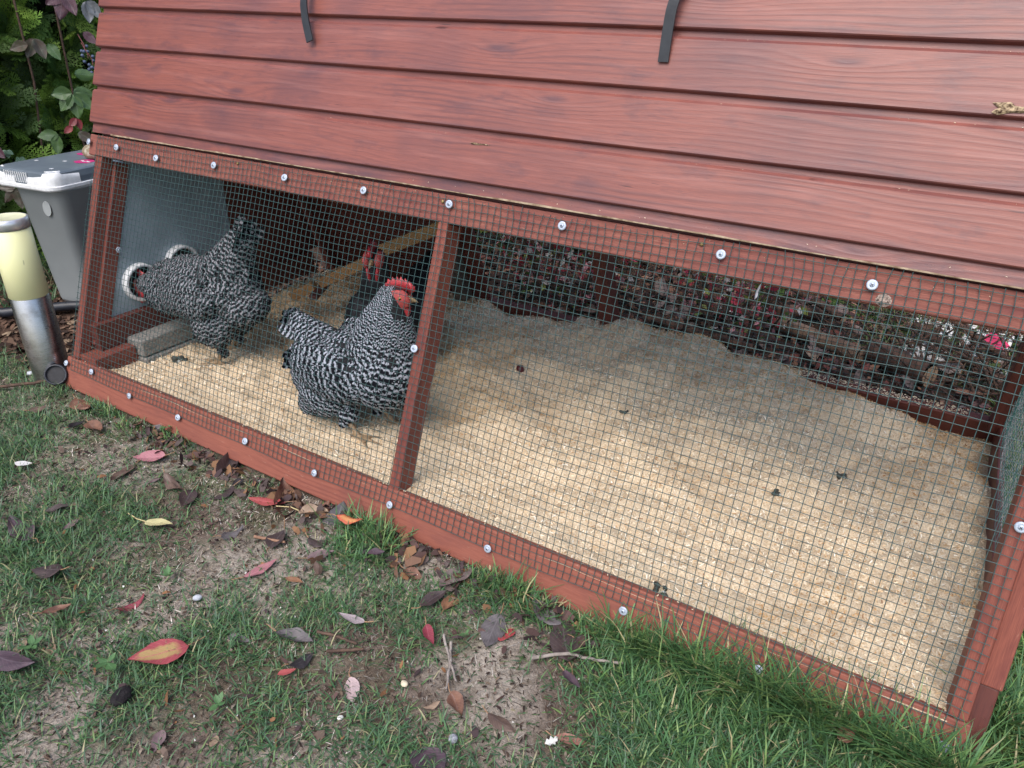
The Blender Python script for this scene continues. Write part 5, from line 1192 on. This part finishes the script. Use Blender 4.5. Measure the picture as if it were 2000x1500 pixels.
def hedge():
    root = empty('hedge', (-1.15,.9,0), 'dense green conifer hedge behind the grey feed bin', 'hedge')
    g = np.random.default_rng(5); pts, nrm = [], []
    def surf(y, z): return -1.0 - .10*z + .13*(fbm(y*3, z*3, 51, 3)-.5)*2
    n = 2700; y = g.uniform(-.35,1.9,n); z = g.uniform(.02,1.35,n)
    x = surf(y, z) - .14*g.random(n)**1.6
    for a in zip(x,y,z): pts.append(np.array(a)); nrm.append((1,-.35,0))
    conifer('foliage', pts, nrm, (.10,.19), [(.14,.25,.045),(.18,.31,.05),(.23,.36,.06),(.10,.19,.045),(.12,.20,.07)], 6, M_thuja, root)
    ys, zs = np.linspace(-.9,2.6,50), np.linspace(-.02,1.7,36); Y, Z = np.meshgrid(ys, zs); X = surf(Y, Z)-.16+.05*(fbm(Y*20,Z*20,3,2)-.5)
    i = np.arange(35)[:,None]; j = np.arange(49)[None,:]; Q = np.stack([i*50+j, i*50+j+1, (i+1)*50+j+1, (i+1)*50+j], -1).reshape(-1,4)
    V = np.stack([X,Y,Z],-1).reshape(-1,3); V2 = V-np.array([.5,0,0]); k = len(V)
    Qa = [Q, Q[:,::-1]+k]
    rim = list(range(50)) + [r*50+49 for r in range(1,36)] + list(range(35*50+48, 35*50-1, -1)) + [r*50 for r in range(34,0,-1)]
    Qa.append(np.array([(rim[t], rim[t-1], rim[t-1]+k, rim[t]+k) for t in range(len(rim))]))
    link('dark_backing', npmesh('dark_backing', np.concatenate([V,V2]), np.concatenate(Qa), True), simple('hedge_dark_backing', (.02,.022,.012), (.008,.010,.007), 60, .95, .1, .8, .01), root)  # dark sheet behind the sprays, in place of the hedge's inner shade
    for yy in (-.2,.25,.7,1.15,1.6):
        tube_obj('trunk', [(-1.22,yy,-.02),(-1.24,yy+.03,.6),(-1.27,yy,1.3)], [.03,.022,.012], M_twig_b, root)
hedge()
LMc = {k: leaf_mat('creeper_'+k, *v, spots=.05, rough=.38) for k, v in {'green': ((.06,.115,.035),(.04,.08,.03)), 'bronze': ((.075,.05,.04),(.045,.05,.03)), 'plum': ((.085,.035,.05),(.05,.025,.035)), 'red': ((.20,.03,.035),(.13,.02,.025)), 'silver': ((.16,.17,.19),(.09,.1,.11)), 'ivy': ((.06,.12,.08),(.09,.15,.11))}.items()}
def creeper():
    root = empty('creeper', (-.9,.62,0), 'creeper with large plum and green leaves and blue berries climbing in the hedge', 'creeper')
    face = Vector((.75,-.62,.30)).normalized(); R0 = face.to_track_quat('Z','Y').to_matrix(); sd = 0
    def palm(c, n, L_, kind, spread, rot, wr=.62):
        nonlocal sd
        for i in range(n):
            sd += 1; a = rot + (i-(n-1)/2)*spread; l = .80*L_*(1-.16*abs(i-(n-1)/2)/max(1,(n-1)/2)); V, Q, uv = leaf_geo(l, wr, .35, 300+sd, 7, 13, tooth=.05)
            R = R0 @ Euler((rnd.uniform(-.3,.3), rnd.uniform(-.45,.1), 0)).to_matrix(); Rz = Matrix.Rotation(a,3,'Z'); R = R0 @ Rz @ Euler((rnd.uniform(-.25,.25), rnd.uniform(.05,.4), 0)).to_matrix()
            link('leaf', npmesh('leaf', V, Q, True, uv=uv), LMc[kind], root, MX(R, Vector(c) + R @ Vector((l*.52,0,0))))
    D = -math.pi/2
    palm((-.86,.575,.735),2,.085,'bronze',.9,D-.1); palm((-.84,.60,.72),1,.07,'green',.9,D+.6); palm((-.86,.555,.72),1,.075,'bronze',.9,D-1.3)
    palm((-.80,.622,.575),5,.095,'green',.78,D,.7); palm((-.80,.64,.63),1,.08,'green',.8,D+1.6)
    palm((-.85,.70,.86),3,.10,'plum',.7,D-.4); palm((-.80,.735,.84),2,.085,'silver',.7,D+.3); palm((-.80,.70,.75),1,.06,'plum',.7,D+.9)
    palm((-.77,.53,.462),2,.085,'green',1.2,D-.9); palm((-.78,.60,.462),1,.07,'bronze',1,D+.8)
    palm((-.80,.615,.50),2,.05,'red',1.0,D-.3); palm((-.79,.59,.48),1,.045,'red',1,D-.9)
    palm((-.72,.335,.335),5,.075,'bronze',.85,D+.05,.5); palm((-.71,.385,.31),3,.06,'plum',.8,D+.4,.5)
    palm((-.72,.29,.475),2,.08,'plum',.6,D+.4); palm((-.72,.24,.42),2,.07,'plum',.6,D); 
    for c in ((-.71,.335,.448),(-.70,.36,.425),(-.70,.385,.408)): palm(c,3,.028,'ivy',.9,D,.8)
    for c, n in (((-.80,.695,.70),7),((-.79,.705,.655),8),((-.80,.70,.675),4)):
        for i in range(n): blob('berry', Vector(c)+Vector((rnd.uniform(-.012,.012), rnd.uniform(-.016,.016), rnd.uniform(-.022,.010))), (.0052,.0052,.0052), Matrix.Identity(3), M_berry, root, 2)
        tube_obj('berry_stalk', [tuple(Vector(c)+Vector((-.02,.0,.045))), tuple(Vector(c)+Vector((-.005,.004,.015))), c], .0012, LMc['red'], root, 5)
    for P in ([(-.98,.5,0),(-1.0,.58,.35),(-.97,.60,.60),(-1.0,.62,.9)], [(-.95,.75,0),(-.98,.72,.4),(-.95,.72,.9)]): tube_obj('vine', P, .004, M_twig_b, root, 6)
M_berry = simple('bloomed_berry', (.05,.07,.13), (.10,.13,.20), 150, .6)
creeper()
def leafy_weed_patch():
    g = np.random.default_rng(9); n = 900
    x, y = g.uniform(-1.0,-.62,n), g.uniform(.15,.75,n); a = g.uniform(0,6.28,n)
    blades('bed_weeds', x, y, g.uniform(.03,.10,n), g.uniform(.002,.006,n), g.uniform(.5,1.4,n), palette(g, n, [(.03,.07,.03),(.05,.10,.04),(.10,.09,.05)], [.5,.35,.15]), 13, 'dark weeds and grasses under the hedge', flop=1.0)
leafy_weed_patch()

# ------------------------------------------------------------------ behind the ark: bushy bank, logs, stems, paving in the light
def bush(loc, r, n, pal, seed, lb, size=(.012,.035)):
    """shrub: stems plus a crown of small separate leaves"""
    root = empty('shrub', loc, lb, 'shrub', 'shrubs behind the ark'); g = np.random.default_rng(seed)
    c = np.array(loc)+np.array([0,0,r[2]*.9]); d = g.normal(0,1,(n,3)); d /= np.linalg.norm(d,axis=1)[:,None]
    p = c + d*np.array(r)*(g.random(n)**.45)[:,None]; p[:,2] = np.maximum(p[:,2], .01)
    ln = g.uniform(*size,n); ax = g.normal(0,1,(n,3)); ax /= np.linalg.norm(ax,axis=1)[:,None]; t = g.normal(0,1,(n,3)); sdv = np.cross(ax,t); sdv /= np.linalg.norm(sdv,axis=1)[:,None]
    k0, k1 = ax*ln[:,None]/2, sdv*ln[:,None]*.28
    V = np.stack([p-k0, p-k1, p+k0, p+k1],1).reshape(-1,3); pal = np.array(pal); col = np.repeat(pal[g.integers(0,len(pal),n)]*g.uniform(.6,1.3,(n,1)),4,0)
    o = link('crown', npmesh('crown', V, np.arange(4*n).reshape(-1,4), False, col=col), M_thuja, root); o['kind'] = 'stuff'
    parts = []
    for i in range(9):
        a = g.uniform(0,6.28); q = np.array(loc)+np.array([math.cos(a)*r[0]*.25, math.sin(a)*r[1]*.25, -.01]); e = c + np.array([math.cos(a)*r[0], math.sin(a)*r[1], g.uniform(0,.8)*r[2]])*.8
        e = np.array([e[0], e[1], max(e[2], .08)]); parts.append(tube([q, (q+e)/2+g.normal(0,.02,3), e], [.006,.004,.002], 5))
    V, Q = merge(parts); link('stems', npmesh('stems', V, Q), M_twig_b, root)
SUNFLECK = [(.50,.06,.10),(.40,.05,.06),(.62,.30,.32),(.12,.20,.05),(.30,.34,.08),(.10,.05,.03),(.16,.08,.05),(.75,.70,.66)]  # lighter leaf tones that carry sun flecks in their colour
RED = [(.20,.03,.04),(.30,.05,.07),(.10,.05,.03),(.05,.07,.025),(.22,.10,.04)]; GRN = [(.03,.06,.02),(.05,.09,.025),(.02,.04,.015),(.09,.13,.03)]
for q in (((.10,1.55,0),(.45,.30,.42),5200,GRN,1,'dark green shrub behind the boarded end of the ark'), ((.62,1.70,0),(.34,.26,.34),4200,GRN+RED[:2],2,'shrub with red and green leaves behind the back mesh, left of the back post'),
          ((1.05,1.86,0),(.26,.22,.30),3000,RED,3,'red leaved shrub behind the back post'), ((1.42,2.12,0),(.2,.2,.22),1500,RED+GRN,4,'low red and green shrub behind the logs'), ((.72,1.16,0),(.27,.10,.27),1500,SUNFLECK,5,'sparse red and green leaved shrub close behind the back mesh'), ((1.26,1.20,0),(.20,.10,.22),700,SUNFLECK,6,'few pink and red leaves on stems right of the back post')): bush(*q)
M_bark = simple('log_bark', (.12,.07,.05), (.05,.03,.025), 40, .9, .2, .9, .006); M_cut = simple('log_cut', (.40,.26,.16), (.28,.17,.10), 60, .85)
def log(a, b, r, lb, mat=None):
    a, b = Vector(a), Vector(b); root = empty('log', a.lerp(b,.5), lb, 'log', 'logs on the bed behind the ark')
    P = [tuple(a.lerp(b,t)+Vector((rnd.uniform(-.003,.003), 0, rnd.uniform(-.003,.003)))) for t in np.linspace(0,1,9)]
    V, Q = tube(P, [r*rnd.uniform(.93,1.06) for _ in P], 16); link('bark', npmesh('bark', V, Q), mat or M_bark, root)
    d = (b-a).normalized(); R = d.to_track_quat('Z','Y').to_matrix()
    for p, s in ((a,-1),(b,1)):
        V, Q = revolve([(.0001,s*.0012),(r*.92,s*.0008)], 18); link('cut_end', npmesh('cut_end', V, Q), M_cut, root, MX(R, p))
log((1.36,1.34,.030),(1.60,1.24,.028),.024,'pale stripped log lying behind the back mesh, nearest of the pile', simple('pale_log', (.22,.145,.10), (.11,.07,.05), 30, .85, .2, .5, .003))
log((1.62,1.27,.04),(1.77,1.18,.038),.032,'thick brown log end right of the pale stripped log')
log((1.12,1.30,.03),(1.46,1.52,.03),.020,'dark log slanting away behind the back mesh')
log((1.70,1.50,.05),(1.97,1.20,.03),.012,'thin brown branch slanting in front of the bright paving')
log((1.62,1.60,.14),(1.98,1.30,.05),.007,'thin bare stem crossing the bright paving')
log((1.00,1.18,.02),(1.34,1.14,.02),.014,'short thick branch close behind the back base rail')
log((1.22,1.62,.10),(1.52,1.40,.06),.012,'reddish branch resting on the dark log')
M_terra = simple('terracotta', (.36,.15,.09), (.26,.105,.065), 25, .8, .2, .3)
def wall(nm, x0, x1, y, n, rows, bw, bh, mat, lb, cat):
    root = empty(nm, ((x0+x1)/2, y, 0), lb, cat); me = None
    for r in range(rows):
        for i in range(n):
            o = None; bm = None
            if me is None: bm = bmesh.new(); box_bm(bm, -bw/2+.004, bw/2-.004, -.05, .05, 0, bh-.007, .004, 1); me = bm_mesh('brick', bm)
            x = x0 + bw*(i+.5*(r % 2)) + bw/2; link('brick', me, mat, root, MX(Euler((0,0,rnd.uniform(-.02,.02))).to_matrix(), Vector((x, y+rnd.uniform(-.004,.004), r*bh))))
wall('brick_edging', .55, 1.62, 2.02, 5, 3, .21, .07, M_terra, 'low terracotta brick edging at the back of the planted bed', 'brick edging')
# sunlit pale paving slabs beyond the bed
M_pave = simple('pale_paving', (.82,.80,.76), (.72,.70,.66), 30, .8, .2, .2)
root = empty('paving', (1.9,1.75,0), 'bright pale paving slabs seen through stems at the right back corner', 'paving')
me = None
for i in range(3):
    for j in range(3):
        if me is None: bm = bmesh.new(); box_bm(bm, -.062,.062,-.085,.085,-.02,.012,.006,2); me = bm_mesh('slab', bm)
        link('slab', me, M_pave, root, MX(Euler((0,0,rnd.uniform(-.12,.12))).to_matrix(), Vector((1.74+.15*i, 1.40+.2*j, .004+rnd.uniform(-.004,.004)))))
def reg_pave(g, n): return g.uniform(1.62,2.02,n), 1.28+g.random(n)*.62
scatter_chips('paving_litter', 260, reg_pave, (.012,.050), [(.10,.055,.04),(.16,.09,.06),(.06,.035,.03),(.09,.12,.04)], 33, 'brown litter blown over the pale paving', aspect=(.3,.8), curl=.9, zoff=.03)
n_ = 900; g9 = np.random.default_rng(3); x9, y9 = g9.uniform(1.55,2.0,n_), g9.uniform(1.25,1.75,n_)
blades('bed_grass', x9, y9, g9.uniform(.03,.12,n_), g9.uniform(.0015,.004,n_), g9.uniform(.4,1.4,n_), palette(g9, n_, [(.05,.10,.03),(.10,.15,.04),(.14,.09,.05)], [.4,.3,.3]), 14, 'sparse grass and stalks growing between the pale slabs')
M_magenta = leaf_mat('leaf_magenta', (.62,.04,.13), (.5,.03,.1), spots=.05)
for i, (x, y, z, L_, lb) in enumerate(((1.90,1.42,.075,.075,'bright pink leaf held up against the pale paving at the back right'),(1.955,1.40,.06,.06,'smaller pink leaf right of the bright pink leaf at the back corner'),(1.28,1.62,.12,.06,'red leaf hanging near the top rail behind the back mesh'),(1.43,1.55,.10,.05,'scarlet leaf right of the back post near a yellow flower'))):
    V, Q, uv = leaf_geo(L_, .7, .4, 700+i); tag(link('hanging_leaf', npmesh('hanging_leaf', V, Q, True, uv=uv), M_magenta, None, MX(Euler((.9,.2,.5+i)).to_matrix(), Vector((x,y,z)))), lb, 'leaf', 'leaves behind the ark')

def stalks():
    g = np.random.default_rng(17); parts = []
    for i in range(70):
        x, y = g.uniform(.75,1.98), g.uniform(1.03,1.75); L_ = g.uniform(.10,.32); a = g.uniform(0,6.28); t = g.uniform(.15,.9)
        d = np.array([math.cos(a)*math.cos(t), math.sin(a)*math.cos(t), math.sin(t)]); p = np.array([x,y,0.]); P = [p, p+d*L_*.5+g.normal(0,.012,3), p+d*L_+g.normal(0,.02,3)]
        P[1][2] = max(P[1][2], .01); P[2][2] = max(P[2][2], .01); parts.append(tube(P, [g.uniform(.002,.0045),.0025,.0012], 5))
    V, Q = merge(parts); tag(link('dead_stalks', npmesh('dead_stalks', V, Q), M_bark), 'dead brown stalks and stems tangled on the bed behind the ark', kind='stuff')
stalks()
g_ = np.random.default_rng(23)
DEAD = [(1.02,1.06,.075,'tan','tan curled leaf on the bed just left of the back post'),(1.15,1.10,.08,'taupe','broad taupe dead leaf on the bed right of the back post'),(1.30,1.20,.07,'rust','rusty dead leaf among stalks behind the middle of the back mesh'),
        (1.47,1.16,.09,'tan','long tan dead leaf in front of the pale stripped log'),(1.56,1.12,.06,'mauve','dull mauve leaf low behind the back base rail near the log end'),(1.72,1.14,.075,'brown','brown dead leaf under the thin branch at the back right'),
        (1.80,1.30,.07,'taupe','taupe leaf lying on the edge of the pale paving'),(1.86,1.16,.06,'rust','rust leaf close to the right back corner of the ark')]
for i, (x, y, L_, k, lb) in enumerate(DEAD):
    V, Q, uv = leaf_geo(L_, .55, .9, 900+i)
    tag(link('dead_leaf', npmesh('dead_leaf', V, Q, True, uv=uv), LM[k], None, MX(Euler((g_.normal(0,.35), g_.normal(0,.3), g_.uniform(0,6.28))).to_matrix(), Vector((x, y, .025)))), lb, 'leaf', 'dead leaves on the bed behind the ark')
parts = []
for i in range(60):
    V, Q, uv = leaf_geo(g_.uniform(.03,.075), g_.uniform(.4,.7), .9, 950+i, 5, 9)
    R = np.array(Euler((g_.normal(0,.4), g_.normal(0,.4), g_.uniform(0,6.28))).to_matrix()); parts.append((V@R.T + np.array([g_.uniform(.7,1.95), 1.02+g_.random()*.6, .015+g_.uniform(0,.02)]), Q))
V, Q = merge(parts); tag(link('leaf_drift', npmesh('leaf_drift', V, Q), LM['brown']), 'drift of small dead brown leaves on the shaded bed', kind='stuff')
def tangle():
    g = np.random.default_rng(41); parts = []
    for i in range(46):
        x, y = g.uniform(1.70,1.98), g.uniform(1.12,1.5); L_ = g.uniform(.10,.26); a = g.uniform(0,6.28); t = g.uniform(.0,.8)
        d = np.array([math.cos(a)*math.cos(t), math.sin(a)*math.cos(t), math.sin(t)]); p = np.array([x,y,.03]); parts.append(tube([p, p+d*L_*.5+g.normal(0,.016,3)+[0,0,.02], p+d*L_+[0,0,.02]], [g.uniform(.002,.0055),.003,.0014], 5))
    V, Q = merge(parts); tag(link('stem_tangle', npmesh('stem_tangle', V, Q), M_bark), 'tangle of bare brown stems crossing the bright paving', kind='stuff')
tangle()
